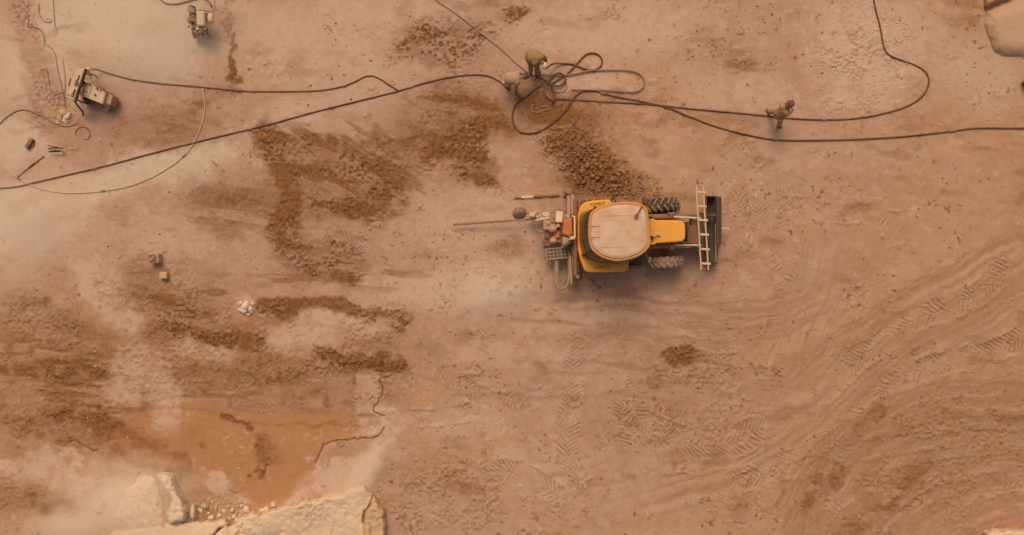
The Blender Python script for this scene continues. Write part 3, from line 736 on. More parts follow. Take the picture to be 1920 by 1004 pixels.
    ex = MB(); ex.cyl(W(1222, 446, 1.68), W(1222, 446, 1.86), .055, .055, 12, False); ex.cyl(W(1222, 446, 1.68), W(1222, 446, 1.80), .045, n=12)
    ex.tube([W(1222, 446, 1.80), W(1228, 445, 1.84), W(1233, 442, 1.79), W(1238, 444, 1.73)], .016, 5)
    ex.build('exhaust_stack', M['black'], bo)
    # loader arms with their rams
    for s, (y0, y1, y2) in (('a', (405, 404, 408)), ('b', (464, 463, 462))):
        arm = MB()
        pth = [W(1208, y0, 1.30), W(1250, (y0+y1)/2, 1.22), W(1290, y1, 1.05), W(1318, y2, .62)]
        for p, q in zip(pth[:-1], pth[1:]):
            d = q - p; L_ = d.length; R_ = d.to_track_quat('X', 'Z').to_matrix()
            arm.box((p+q)/2, (L_ + .06, .085, .17), R_, .012)
        a_ = arm.build('loader_arm', M['steel'], root)
        off = 3.4 if y0 < 430 else -3.4
        ram = MB(); ram.cyl(W(1222, y0+off*.9, 1.36), W(1262, y1+off*.9, 1.34), .055, n=12)
        ram.build('ram_barrel', M['rust'], a_)
        rod = MB(); rod.cyl(W(1262, y1+off*.9, 1.34), W(1314, y2+off*.5, 1.02), .034, n=10); rod.build('ram_rod', M['white'], a_)
        pv = MB(); pv.cyl(W(1259, y1-5, 1.30), W(1259, y1+5, 1.30), .085, n=14)
        for k in range(3): pv.ball(W(1255 + 4*k, y1 - 3 + 3*(k % 2), 1.40), .05, 8, 5)
        pv.build('pivot', M['steel'], a_)
    MB().box(W(1303, 435, .72), (m_px(18), m_px(62), .34), 0, .03).build('front_crossmember', M['rust'], root)
    MB().box(W(1315, 435, .80), (m_px(7), m_px(70), .12), 0, .02).build('bucket_hitch', M['black'], root)
    # bucket: curved trough with ends and a front jaw
    y0, y1 = 367.5, 493
    def sect(prof, ya, yb, th):
        mb = MB(); n = len(prof)
        for yy, rev in ((ya, False),):
            out = []
            for i, (x, z) in enumerate(prof):
                a = prof[max(i-1, 0)]; c = prof[min(i+1, n-1)]
                dx, dz = (c[0]-a[0])/PPM, c[1]-a[1]; l = math.hypot(dx, dz); out.append((-dz/l*th*PPM, dx/l*th))
            rings = []
            for Y in (ya, yb):
                r = [W(x, Y, 0) + Vector((0, 0, z)) for x, z in prof] + [W(x + o[0], Y, 0) + Vector((0, 0, z + o[1])) for (x, z), o in reversed(list(zip(prof, out)))]
                rings.append(r)
            mb.rings(rings)
        return mb
    k_ = .975
    def gx(x): return 960 + (x - 960) * k_
    gy = lambda y: 502 + (y - 502) * k_
    prof = [(gx(1322.5), .84), (gx(1324), .60), (gx(1327), .36), (gx(1332), .20), (gx(1340), .13), (gx(1348), .11)]
    bu = sect(prof, gy(y0), gy(y1), .03).build('bucket', M['bucket'], root)
    jaw = [(gx(1344), .66), (gx(1348), .62), (gx(1353), .50), (gx(1356), .34), (gx(1357), .18), (gx(1352), .09)]
    sect(jaw, gy(y0 + 1), gy(458), .035).build('bucket_jaw', M['bucket'], bu)
    for Y in (y0, y1):
        ol = [W(x, gy(Y), 0) + Vector((0, 0, z)) for x, z in prof] + [W(gx(1350), gy(Y), 0) + Vector((0, 0, .34)), W(gx(1338), gy(Y), 0) + Vector((0, 0, .72))]
        d = Vector((0, -.03 if Y == y0 else .03, 0))
        MB().rings([ol, [p + d for p in ol]]).build('side_plate', M['bucket'], bu)
    ce = MB(); ce.box(W(gx(1351), gy((y0+y1)/2), .10), (.14, m_px(y1-y0-4), .03), 0, .008)
    ce.build('cutting_edge', M['bucket'], bu)
    MB().box(W(1333, 404, .62), (m_px(19), m_px(5), .10), 0, .01).build('shade_bar', M['black'], bu)  # dark bar added where only shade lies across the bucket
    rb = MB(); rb.cyl(W(1342, 420, .60), W(1342, 492, .60), .03); rb.build('jaw_tube', M['steel'], bu)
    hk = MB(); hk.box(W(1360, 429, .42), (m_px(13), m_px(3.5), .06), .05, .01); hk.cyl(W(1365, 428, .40), W(1365, 428, .50), .05); hk.build('tow_hook', M['cream'], bu)
    # wheels
    wheel(root, W(1241, 385, .56), .56, .42, M['tyre'], .09)
    wheel(root, W(1247, 492, .56), .56, .36, M['tyre_pale'], .05)
    wheel(root, W(1125, 389, .62), .62, .44, M['tyre']); wheel(root, W(1128, 494, .62), .62, .42, M['tyre_pale'])
    # grab bars and mirror stalks
    MB().tube([W(1146, 376, 1.45), W(1150, 372, 1.7), W(1153, 376, 2.2), W(1154, 380, 2.7)], .022, 6).build('grab_rail', M['black'], root)
    mr = MB(); mr.tube([W(1213, 389, 2.5), W(1207, 378, 2.35), W(1205, 374, 2.3)], .018, 6); mr.box(W(1209, 377, 2.1), (.10, .22, .34), .2, .02); mr.build('mirror', M['black'], root)
    mr = MB(); mr.tube([W(1209, 474, 2.4), W(1216, 486, 2.2)], .018, 6); mr.box(W(1217, 488, 2.0), (.10, .18, .30), -.2, .02); mr.build('mirror', M['steel'], root)
    st = MB(); st.box(W(1188, 497, .62), (.42, .22, .05), 0, .01); st.box(W(1186, 500, .95), (.36, .05, .5), 0, .01); st.build('step', M['steel'], root)
    tk = MB(); tk.box(W(1192, 489, .80), (.50, .34, .5), 0, .04); tk.build('fuel_tank', M['black'], root)
    # lettering on both mudguards
    def text(px, py, h, body, size, rz):
        cu = bpy.data.curves.new('lettering', 'FONT'); cu.body = body; cu.size = size; cu.align_x = 'CENTER'; cu.align_y = 'CENTER'; cu.extrude = .003
        cu.space_character = 1.05
        t = bpy.data.objects.new('lettering_source', cu); COL.objects.link(t)
        dg = bpy.context.evaluated_depsgraph_get(); me = bpy.data.meshes.new_from_object(t.evaluated_get(dg)); bpy.data.objects.remove(t)
        me.materials.clear(); me.materials.append(M['decal']); me.name = 'lettering'
        o = bpy.data.objects.new('lettering', me); COL.objects.link(o); o.parent = root
        p = W(px, py, h); o.location = p - wpos(root); o.rotation_euler = (0, 0, rz)
        o['label'] = 'dark model lettering on the mudguard'
    text(1120, 382.3, 1.428, 'JCB4CX', .135, math.pi + .10)
    text(1129.5, 501.5, 1.428, 'JCB4CX', .14, 0)
    # rear cross frame, slides and stabilisers
    rf = MB(); rf.box(W(1078, 445, 1.0), (m_px(7), m_px(140), .24), 0, .02); rf.box(W(1082.5, 446, .72), (m_px(4), m_px(132), .5), 0, .02)
    rfo = rf.build('rear_frame', M['rust'], root)
    for y0_, y1_, x in ((363, 410, 1066), (366, 402, 1073.5)):
        MB().box(W(x, (y0_+y1_)/2, .98), (m_px(6.5), m_px(y1_-y0_), .13), 0, .015).build('slide_rail', M['pink'], rfo)
    for y0_, y1_, x in ((480, 532, 1070), (484, 520, 1075.5)):
        MB().box(W(x, (y0_+y1_)/2, .85), (m_px(4), m_px(y1_-y0_), .10), .06, .012).build('slide_rail', M['pink'], rfo)
    for x, y in ((1064, 363), (1081, 519)):
        g = ground_z(x, y); l = MB(); l.box(W(x, y, .62), (.13, .13, 1.0), 0, .02); l.cyl(W(x, y, .2), W(x, y, .06), .06); l.box(W(x, y, 0) + Vector((0, 0, g + .04)), (.30, .26, .06), 0, .015)
        l.build('stabiliser_leg', M['steel'], root)
    for x, y, s_ in ((1079, 526, .06), (1086, 530, .05), (1075, 534, .05), (1084, 521, .05)):
        l = MB(); l.ball(W(x, y, .45), s_, 8, 5); l.tube([W(x, y, .45), W(x - 2, y - 8, .6), W(1079, 510, .9)], .018, 5); l.build('hydraulic_coupling', M['grey'], root)
    # ---- drilling gear hung on the rear frame
    car = MB(); car.box(W(1052, 436, .82), (m_px(34), m_px(40), .14), 0, .02); car.box(W(1066, 430, .62), (m_px(8), m_px(74), .3), 0, .02)
    dr = car.build('drill_carriage', M['rust'], root)
    guard = pw([(1056, 411), (1060, 408), (1074, 407), (1076, 443), (1068, 447), (1053, 441)], 1.42)
    MB().prism(guard, .95, 1.42, .04, .07).build('guard', M['orange'], dr)
    g2 = pw([(1054, 442), (1066, 444), (1072, 449), (1058, 464), (1054, 458)], 1.30)
    MB().prism(g2, .95, 1.30, .02, .03).build('guard', M['pink'], dr)
    for (xa, ya, xb, yb, wd) in ((1077.3, 406, 1077.8, 446, .055), (1068, 447, 1078, 446, .10), (1072, 405, 1077, 407, .05), (1063, 408, 1062, 402, .04)):
        p, q = W(xa, ya, 1.47), W(xb, yb, 1.47); d = q - p
        MB().box((p+q)/2, (d.length, wd, .08), math.atan2(d.y, d.x), .01).build('guard_rim', M['white'], dr)
    p, q = W(1058, 462, 1.33), W(1074, 449, 1.33); d = q - p
    MB().box((p+q)/2, (d.length, .10, .10), math.atan2(d.y, d.x), .01).build('mast_brace', M['black'], dr)
    for x, y, r, h in ((1036, 428, .135, 1.15), (1037, 451, .11, 1.05), (1046, 424, .07, 1.1), (1028, 418, .09, .95)):
        d_ = MB(); d_.cyl(W(x, y, .6), W(x, y, h), r, n=18); d_.cyl(W(x, y, h), W(x, y, h + .05), r*.82, r*.78, 18)
        mo = d_.build('motor_drum', M['pink'], dr)
        MB().cyl(W(x, y, h + .05), W(x, y, h + .10), r*.35, n=10).build('shaft_cap', M['cream'], mo)
    for (x, y, sx, sy, z0, z1, m_) in ((1026, 423, 15, 18, .5, .95, 'pink'), (1048, 408, 13, 21, .55, 1.05, 'white'), (1023, 442, 16, 13, .45, .8, 'rust'), (1043, 440, 12, 14, .6, .98, 'orange'), (1029, 458, 18, 9, .5, .8, 'rust'), (1056, 452, 6, 26, .5, 1.1, 'grey')):
        MB().box(W(x, y, (z0+z1)/2), (m_px(sx), m_px(sy), z1-z0), rng.uniform(-.08, .08), .025).build('gear_housing', M[m_], dr)
    fb = MB(); fb.box(W(1017, 409.5, .52), (m_px(60), m_px(3), .12), .03, .01); fb.box(W(1017, 398.5, .52), (m_px(56), m_px(2.5), .12), .02, .01)
    for k in range(9): fb.box(W(992 + k*6, 404, .52), (.04, m_px(12), .07), .1*(k % 3 - 1))
    feed = fb.build('feed_beam', M['grey'], dr)
    for x, wd in ((998, 11), (1024, 14)):
        MB().box(W(x, 403.5, .66), (m_px(wd), m_px(9), .22), .03, .03).build('feed_motor', M['cream'], dr)
    for k in range(14):
        MB().ball(W(1004 + (k % 7)*2.2 + (16 if k > 6 else 0), 399 + (k*37 % 11), .66), .035 + .012*(k % 3), 7, 5).build('chain_link', M['grey' if k % 2 else 'white'], dr)
    # auger
    ag = MB(); p0, p1 = W(1022, 409.5, .50), W(850, 421.5, .28); d = (p1 - p0); L_ = d.length; d.normalize()
    ag.cyl(p0, p1, .028, n=8); sd_ = d.orthogonal().normalized(); bd = d.cross(sd_)
    nn = 330; rs = []
    for k in range(nn):
        t = 1.1/ (L_) + k/(nn-1)*(1 - 1.1/L_); a = t * L_ / .105 * 2*math.pi
        e = sd_*math.cos(a) + bd*math.sin(a); c = p0 + d*t*L_
        rs.append([c + e*.02 - d*.012, c + e*.062, c + e*.02 + d*.012])
    ag.rings(rs)
    ag.build('auger_rod', M['hose_pale'], dr)
    # basket of bars
    q = pw([(1023, 468), (1072, 463.5), (1075, 482.5), (1026, 487)], .85)
    ck = MB()
    for lv in (0, -.22):
        for t in (0, .33, .66, 1):
            ck.cyl(q[0].lerp(q[3], t) + Vector((0, 0, lv)), q[1].lerp(q[2], t) + Vector((0, 0, lv)), .013 if 0 < t < 1 else .02, n=6)
        for t in [i/7 for i in range(8)]:
            ck.cyl(q[0].lerp(q[1], t) + Vector((0, 0, lv)), q[3].lerp(q[2], t) + Vector((0, 0, lv)), .013 if 0 < t < 1 else .02, n=6)
    for t in [i/7 for i in range(8)]:
        for a, b_ in ((q[0], q[1]), (q[3], q[2])):
            c = a.lerp(b_, t); ck.cyl(c, c + Vector((0, 0, -.22)), .012, n=5)
    ck.build('bar_basket', M['grey'], dr)
    bx = MB(); c = sum(q, Vector())/4; bx.box(c + Vector((0, 0, -.24)), (m_px(50), m_px(17), .02), .08); bx.build('basket_floor', M['steel'], dr)
    hs = [([(1043, 486), (1042, 505), (1040, 525), (1043, 536), (1050, 542), (1059, 540), (1064, 533), (1067, 520), (1067, 500), (1067, 484)], .05, 'hose_pale'),
          ([(1046, 488), (1045, 510), (1043, 528), (1047, 538), (1054, 540)], .022, 'grey'),
          ([(1070, 486), (1072, 505), (1073, 520), (1080, 528)], .025, 'hose_pale'), ([(1012, 432), (1018, 440), (1020, 450), (1026, 456)], .022, 'pink'),
          ([(1006, 430), (1014, 434), (1022, 436), (1030, 444)], .018, 'pink'), ([(1030, 405), (1036, 414), (1042, 420), (1050, 424)], .025, 'pink'),
          ([(1044, 396), (1052, 392), (1060, 396), (1063, 406)], .022, 'grey'), ([(1022, 460), (1016, 452), (1018, 440), (1024, 434)], .02, 'pink'), ([(1005, 414), (1016, 411), (1030, 410)], .045, 'white')]
    for pts, r, m_ in hs:
        n = len(pts); P_ = [W(x, y, .72 + .12*math.sin(math.pi*i/(n-1))) for i, (x, y) in enumerate(pts)]
        MB().tube(catmull(P_, .05), r, 7).build('hydraulic_hose', M[m_], dr, smooth=True)
    for x, y in ((1061, 535), (1064, 531)):
        MB().cyl(W(x, y, .74), W(x + 4, y - 8, .76), .06, n=10).build('hose_sleeve', M['black'], dr)
    return root
build_loader()

def ladder():
    h = 1.20
    root = empty('ladder', W(1316, 430, h))
    tag(root, 'pale wooden ladder lying crosswise on the loader arms in front of the bonnet', 'ladder')
    for (xa, ya, xb, yb) in ((1305, 348, 1314.5, 507), (1318, 350, 1328, 507)):
        p, q = W(xa, ya, h), W(xb, yb, h); d = q - p
        MB().box((p+q)/2, (d.length, .042, .07), math.atan2(d.y, d.x), .008).build('rail', M['timber'], root)
    for (xa, xb, y) in ((1307.5, 1323.5, 360.5), (1309.5, 1324.5, 387), (1310.5, 1327.5, 413), (1312, 1329, 440), (1314, 1330.5, 467.5), (1315, 1332.5, 494.5)):
        p, q = W(xa, y - .3, h + .05), W(xb, y + .8, h + .05); d = q - p
        MB().box((p+q)/2, (d.length, .068, .035), math.atan2(d.y, d.x), .006).build('rung', M['timber'], root)
ladder()

# ------------------------------------------------------------------ hoses and cables lying on the floor
def hose(name, label, pts, r, m_, cat='hose', lift=0.0, group=None, ends=None):
    r *= .70
    P_ = catmull([(x, y, 0) for x, y in pts], 6)
    n = len(P_); out = []
    for i, p in enumerate(P_):
        z = ground_z(p.x, p.y) + r * .7 + lift
        if ends:
            t = i / (n - 1)
            z += ends[0] * max(0, 1 - t / .06) ** 2 + ends[1] * max(0, 1 - (1 - t) / .06) ** 2
        h = z if z < 2 else 0
        v = W(p.x, p.y, h); out.append(Vector((v.x, v.y, z)))
    for k in range(3):                                       # hang between high points rather than follow every lump
        zz = [v.z for v in out]
        for i in range(1, n - 1): out[i].z = max(zz[i], (zz[i-1] + zz[i+1]) / 2 if True else 0)
    o = MB().tube(out, r, 8).build(name, M[m_], smooth=True, org=out[0])
    if n > 60:
        for t in (.23, .52, .81):
            i = int(n * t); MB().cyl(out[i], out[i+1].lerp(out[i+2], .5), r * 1.5, n=8).build('coupling', M['steel'], o)
    return tag(o, label, cat, group)
A = (900, 60); K = 4.782
hose('cable', 'thin dark cable sagging from the cream control box past the top-left dust flat', [(173, 131), (185, 132), (240, 148), (300, 157), (380, 164), (440, 170), (480, 172), (540, 172), (600, 170), (640, 163), (665, 154), (685, 144), (700, 143), (715, 150), (730, 160), (746, 170)], .034, 'hose', 'cable', ends=(.35, 0))
hose('cable', 'long dark cable running from the left edge to the crouching worker', [(-60, 356), (20, 352), (60, 344), (120, 330), (200, 311), (300, 284), (400, 259), (500, 235), (580, 213), (660, 193), (740, 173), (790, 158), (840, 146), (880, 141), (910, 142), (930, 149), (945, 160), (956, 170)], .036, 'hose', 'cable')
hose('cable', 'brown cable coming down from the top edge to the worker with the white cap', [(800, -30), (818, 0), (850, 22), (880, 45), (910, 69), (940, 93), (970, 121), (998, 142)], .034, 'hose_pale', 'cable')
hose('hose', 'dark hose making the big lower loop and running on to the right edge',
     Z(A, K, [(560, 478), (500, 510), (440, 560), (380, 605), (330, 640), (300, 700), (290, 770), (310, 850), (360, 900), (430, 912), (500, 905), (580, 870), (660, 810), (730, 750), (790, 670), (820, 620), (870, 565), (930, 535), (1000, 530), (1080, 545), (1200, 578), (1300, 598), (1450, 625)]) +
     [(1250, 202), (1290, 218), (1340, 237), (1400, 253), (1450, 262), (1500, 264), (1600, 262), (1700, 256), (1780, 247), (1830, 241), (1900, 241), (1990, 241)], .042, 'hose')
hose('hose', 'dark hose passing under the walking man and curling up to the top edge',
     Z(A, K, [(680, 606), (740, 605), (900, 615), (1100, 627), (1300, 637)]) + [(1240, 198), (1300, 205), (1400, 214), (1480, 222), (1540, 225), (1600, 223), (1650, 215), (1700, 200), (1730, 180), (1742, 155), (1735, 135), (1715, 122), (1690, 113), (1670, 105), (1658, 90), (1650, 50), (1640, 10), (1634, -40)], .038, 'hose')
hose('hose', 'hose thrown in a raised figure-eight loop right of the white-capped worker',
     Z(A, K, [(600, 325), (660, 295), (740, 285), (820, 290), (880, 310), (960, 340), (1020, 342), (1070, 320), (1095, 280), (1085, 230), (1050, 200), (1000, 190), (950, 205), (900, 250), (850, 310), (800, 360), (760, 395), (700, 430), (650, 465)]), .040, 'hose', lift=.02, ends=(.5, 0))
hose('hose', 'dust-caked hose laid out in a long flat oval right of the tangle',
     Z(A, K, [(540, 385), (640, 386), (740, 392), (830, 380), (920, 360), (1000, 348), (1100, 342), (1200, 342), (1320, 345), (1400, 360), (1450, 395), (1475, 440), (1465, 490), (1430, 525), (1370, 540), (1280, 535), (1150, 525), (1000, 522), (900, 520), (820, 515)]), .036, 'hose_pale', lift=.05)
hose('hose', 'short dark hose twisted into a small tight ring at the middle of the tangle',
     Z(A, K, [(505, 405), (560, 425), (610, 455), (660, 480), (710, 486), (750, 462), (766, 425), (748, 386), (700, 372), (652, 398), (622, 440), (640, 480), (658, 540), (665, 600), (650, 642)]), .048, 'hose', lift=.08)
hose('hose', 'kinked brown hose hanging down from the tangle beside the dirt coil', Z(A, K, [(590, 470), (588, 500), (590, 545), (612, 582), (640, 610)]), .042, 'hose_pale', lift=.05)
hose('hose', 'half-buried coil of muddy hose below the tangle', Z(A, K, [(500, 650), (470, 662), (460, 690), (478, 718), (530, 722), (590, 700), (630, 690), (600, 668), (540, 672)]), .032, 'hose_pale')
hose('hose', 'curved hose end hanging at the feet of the crouching worker', Z(A, K, [(318, 478), (330, 500), (318, 540), (340, 568), (385, 598)]), .040, 'hose', lift=.03, ends=(.4, 0))
hose('hose', 'faded hose ring lying right of the tangle', Z(A, K, [(500, 400), (485, 450), (510, 480), (560, 490), (640, 520), (720, 545), (775, 510), (770, 460), (735, 440)]), .028, 'hose_pale')
hose('cutting_wire', 'thin pale cutting wire lying in one wide sweep across the left floor', [(380, 166), (384, 200), (376, 240), (356, 280), (330, 305), (290, 330), (240, 350), (180, 360), (120, 362), (70, 352), (30, 332), (0, 308), (-40, 270)], .030, 'wire_pale', 'wire')
hose('hose', 'thin brown hose bowed over the pale flat at the left edge', [(-30, 262), (0, 232), (12, 220), (32, 208), (52, 207), (80, 218), (105, 233), (125, 237), (142, 234)], .030, 'hose_pale')
hose('cable', 'faint thin cable dropping from the top edge at far left', [(99, -20), (101, 20), (103, 45), (106, 56)], .022, 'hose_pale', 'cable')
hose('cable', 'faint cable curled like a hook near the top-left corner', [(55, 22), (53, 50), (60, 50), (74, 54), (82, 66), (83, 80)], .022, 'hose_pale', 'cable')
hose('cable', 'thin cable running down to the control panel from the pale flat', [(84, 82), (98, 92), (104, 105), (108, 130), (114, 155), (118, 175), (122, 200)], .022, 'hose_pale', 'cable')
hose('cable', 'second thin cable just left of the control panel', [(117, 112), (121, 135), (122, 160), (121, 185), (124, 202)], .020, 'hose_pale', 'cable')
hose('cable', 'sagging cable loop left of the control panel', [(84, 122), (90, 140), (93, 162), (100, 176), (110, 177), (118, 172)], .022, 'hose_pale', 'cable')
hose('cable', 'short faint cable tail at the top edge left of centre', [(73, 8), (74, 26), (80, 38), (92, 43), (98, 38)], .020, 'hose_pale', 'cable')
hose('wire_hoop', 'small thin wire hoop lying below the control panel', [(143, 255), (142, 247), (147, 241), (157, 239), (166, 243), (169, 252), (165, 261), (158, 262)], .016, 'hose', 'wire')
hose('hose', 'dark hose bent along the top edge beside the small compressor', [(296, -14), (302, 0), (310, 6), (322, 8.5), (338, 7), (352, 3), (366, -1), (380, -3), (392, 4), (397, 14)], .038, 'hose')
hose('cable', 'pale cable looped from the small compressor to the top edge', [(372, 17), (382, 18), (394, 20), (400, 18), (401, 8), (399, -10)], .022, 'wire_pale', 'cable', lift=.05)

# ------------------------------------------------------------------ rods, planks and blocks
def rod(name, label, a, b, r, m_, cat, sleeve=None, h=None):
    p, q = G(*a), G(*b)
    z = max(ground_z(a[0] + (b[0]-a[0])*t, a[1] + (b[1]-a[1])*t) for t in (0, .25, .5, .75, 1)) + r
    p.z = q.z = z
    root = empty(name, p.lerp(q, .5)); tag(root, label, cat)
    MB().cyl(p, q, r, n=8).build('bar', M[m_], root)
    for t0, t1, mm in sleeve or []:
        MB().cyl(p.lerp(q, t0), p.lerp(q, t1), r * 1.45, n=8).build('sleeve', M[mm], root)
    for t in (0, 1): MB().cyl(p.lerp(q, t), p.lerp(q, t + (.03 if t == 0 else -.03)), r * 1.5, n=8).build('end_collar', M[m_], root)
    return root
rod('drill_rod', 'long thin drill rod with a pale sleeve lying behind the loader', (965, 372), (1048, 367), .030, 'wood', 'drill rod', [(.15, .42, 'white'), (.44, .62, 'wood'), (.80, .92, 'wood')])
rod('drill_rod', 'slanting steel rod with a dark grip on the pale floor at far left', (33, 331), (82, 293), .018, 'steel', 'drill rod', [(.42, .66, 'black'), (.0, .18, 'grey'), (.72, .84, 'wood')])
def plank():
    root = empty('timber_block', G(57, 270)); tag(root, 'short dark timber block lying alone on the pale floor at far left', 'timber')
    z = ground_z(57, 270)
    MB().box(W(57, 270) + Vector((0, 0, z + .07)), (.36, .13, .14), R(58), .015).build('block', M['wood'], root)
    MB().box(W(62, 272) + Vector((0, 0, z + .03)), (.16, .06, .06), R(70), .01).build('offcut', M['rust'], root)
plank()
for i, (xa, ya, xb, yb, r, m_) in enumerate([(91, 279, 114, 275, .025, 'wood'), (92, 285, 112, 283, .028, 'black'), (88, 270, 118, 277, .016, 'white'), (96, 281, 121, 283, .018, 'grey'), (94, 288, 120, 288, .016, 'white'), (110, 275, 122, 287, .016, 'steel')]):
    lab = ['dark bar uppermost in the little pile of rods at far left', 'short black bar in the middle of the little pile of rods', 'thin white rod across the top of the little pile of rods', 'grey rod low in the little pile of rods', 'thin white rod along the bottom of the little pile of rods', 'steel rod leaning across the right end of the little pile of rods'][i]
    p, q = G(xa, ya), G(xb, yb); z = max(p.z, q.z) + .02 + .02 * i; p.z = q.z = z
    o = MB().cyl(p, q, r, n=7).build('metal_rod', M[m_], org=p); tag(o, lab, 'rod', 'rods piled at far left')

M['stone'] = mat('pale_limestone', (.57, .445, .325), .92, 0, .2, (.48, .355, .25), var=.08, scale=2.5, bump=.6)
M['stone_tan'] = mat('tan_limestone', (.44, .295, .175), .92, 0, .3, (.46, .33, .22), var=.14, scale=2.0, bump=.5)
M['stone_pink'] = mat('pinkish_smooth_rock', (.385, .25, .17), .92, 0, .3, (.40, .27, .195), var=.06, scale=1.2, bump=.3)
M['stone_ochre'] = mat('ochre_rock', (.36, .20, .095), .92, 0, .2, (.42, .26, .16), var=.18, scale=2.5, bump=.6)
M['stone_grey'] = mat('grey_brown_rock', (.22, .14, .10), .95, 0, .3, (.30, .20, .14), var=.2, scale=5, bump=.6)
M['stone_white'] = mat('chalk_white_stone', (.55, .435, .335), .92, 0, 0, var=.12, scale=5, bump=.5)
def stone(px, py, sx, sy, sz, m_, rz, seed, name='stone', flat=.35, seg=12, ring=8):
    r = random.Random(seed); g = G(px, py)
    planes = [(Vector((r.uniform(-1, 1), r.uniform(-1, 1), r.uniform(-.3, 1))).normalized(), r.uniform(.62, .85)) for _ in range(9)]
    mb = MB(); mb.ball((0, 0, 0), 1, seg, ring)
    vs = []
    for v in mb.v:
        v = Vector(v)
        for n, d in planes:
            e = v.dot(n)
            if e > d: v -= n * (e - d)
        vs.append(v)
    rot = Matrix.Rotation(rz, 3, 'Z')
    mb.v = [g + Vector((0, 0, sz * flat)) + rot @ Vector((v.x * sx, v.y * sy, v.z * sz)) for v in vs]
    return mb.build(name, M[m_], org=g)
def stone_block(px, py, s, h, rz, label, top):
    g = G(px, py); root = empty('stone_block', g); tag(root, label, 'stone block')
    mb = MB(); mb.box(g + Vector((0, 0, h/2 - .03)), (s, s * .92, h), rz, .03); mb.build('block', M['stone_tan'], root)
    if top:
        MB().box(g + Vector((-.01, .01, h - .022)), (s * .74, s * .70, .03), rz, .005).build('dark_top', M['wood'], root)  # dark brown plate over the middle of the top
        MB().box(g + Vector((-.01, .01, h - .004)), (s * .80, .03, .02), rz + R(42)).build('crack_ridge', M['stone_tan'], root)
stone_block(294.5, 485, .34, .40, .05, 'cut stone block with a dark hollow top, left of the mud', True)
stone_block(309.5, 517, .25, .26, .03, 'small plain cut stone cube with pale top below the dark-topped block', False)
tag(stone(974, 399, .24, .22, .24, 'stone_grey', .4, 5), 'round grey-brown rock beside the pale feed motor behind the loader', 'rock')
for i, (x, y, s) in enumerate([(452, 569, .13), (462, 573, .20), (471, 580, .15), (458, 584, .16), (450, 580, .09), (474, 570, .08), (466, 590, .08)]):
    tag(stone(x, y, s, s * .8, s * .8, 'stone_white', i, 40 + i), ['white stone at the upper left of the white stone heap', 'largest white stone in the middle of the white stone heap', 'white stone at the right of the white stone heap', 'white stone at the bottom of the white stone heap', 'small white chip at the left of the white stone heap', 'small white chip at the upper right of the white stone heap', 'lowest white chip of the white stone heap'][i], 'stone', 'white stone heap left of the dark mud streak')
tag(stone(188, 952, .20, .28, .22, 'stone_tan', -.4, 61), 'lone tan stone standing in the dust left of the pale boulders', 'stone')

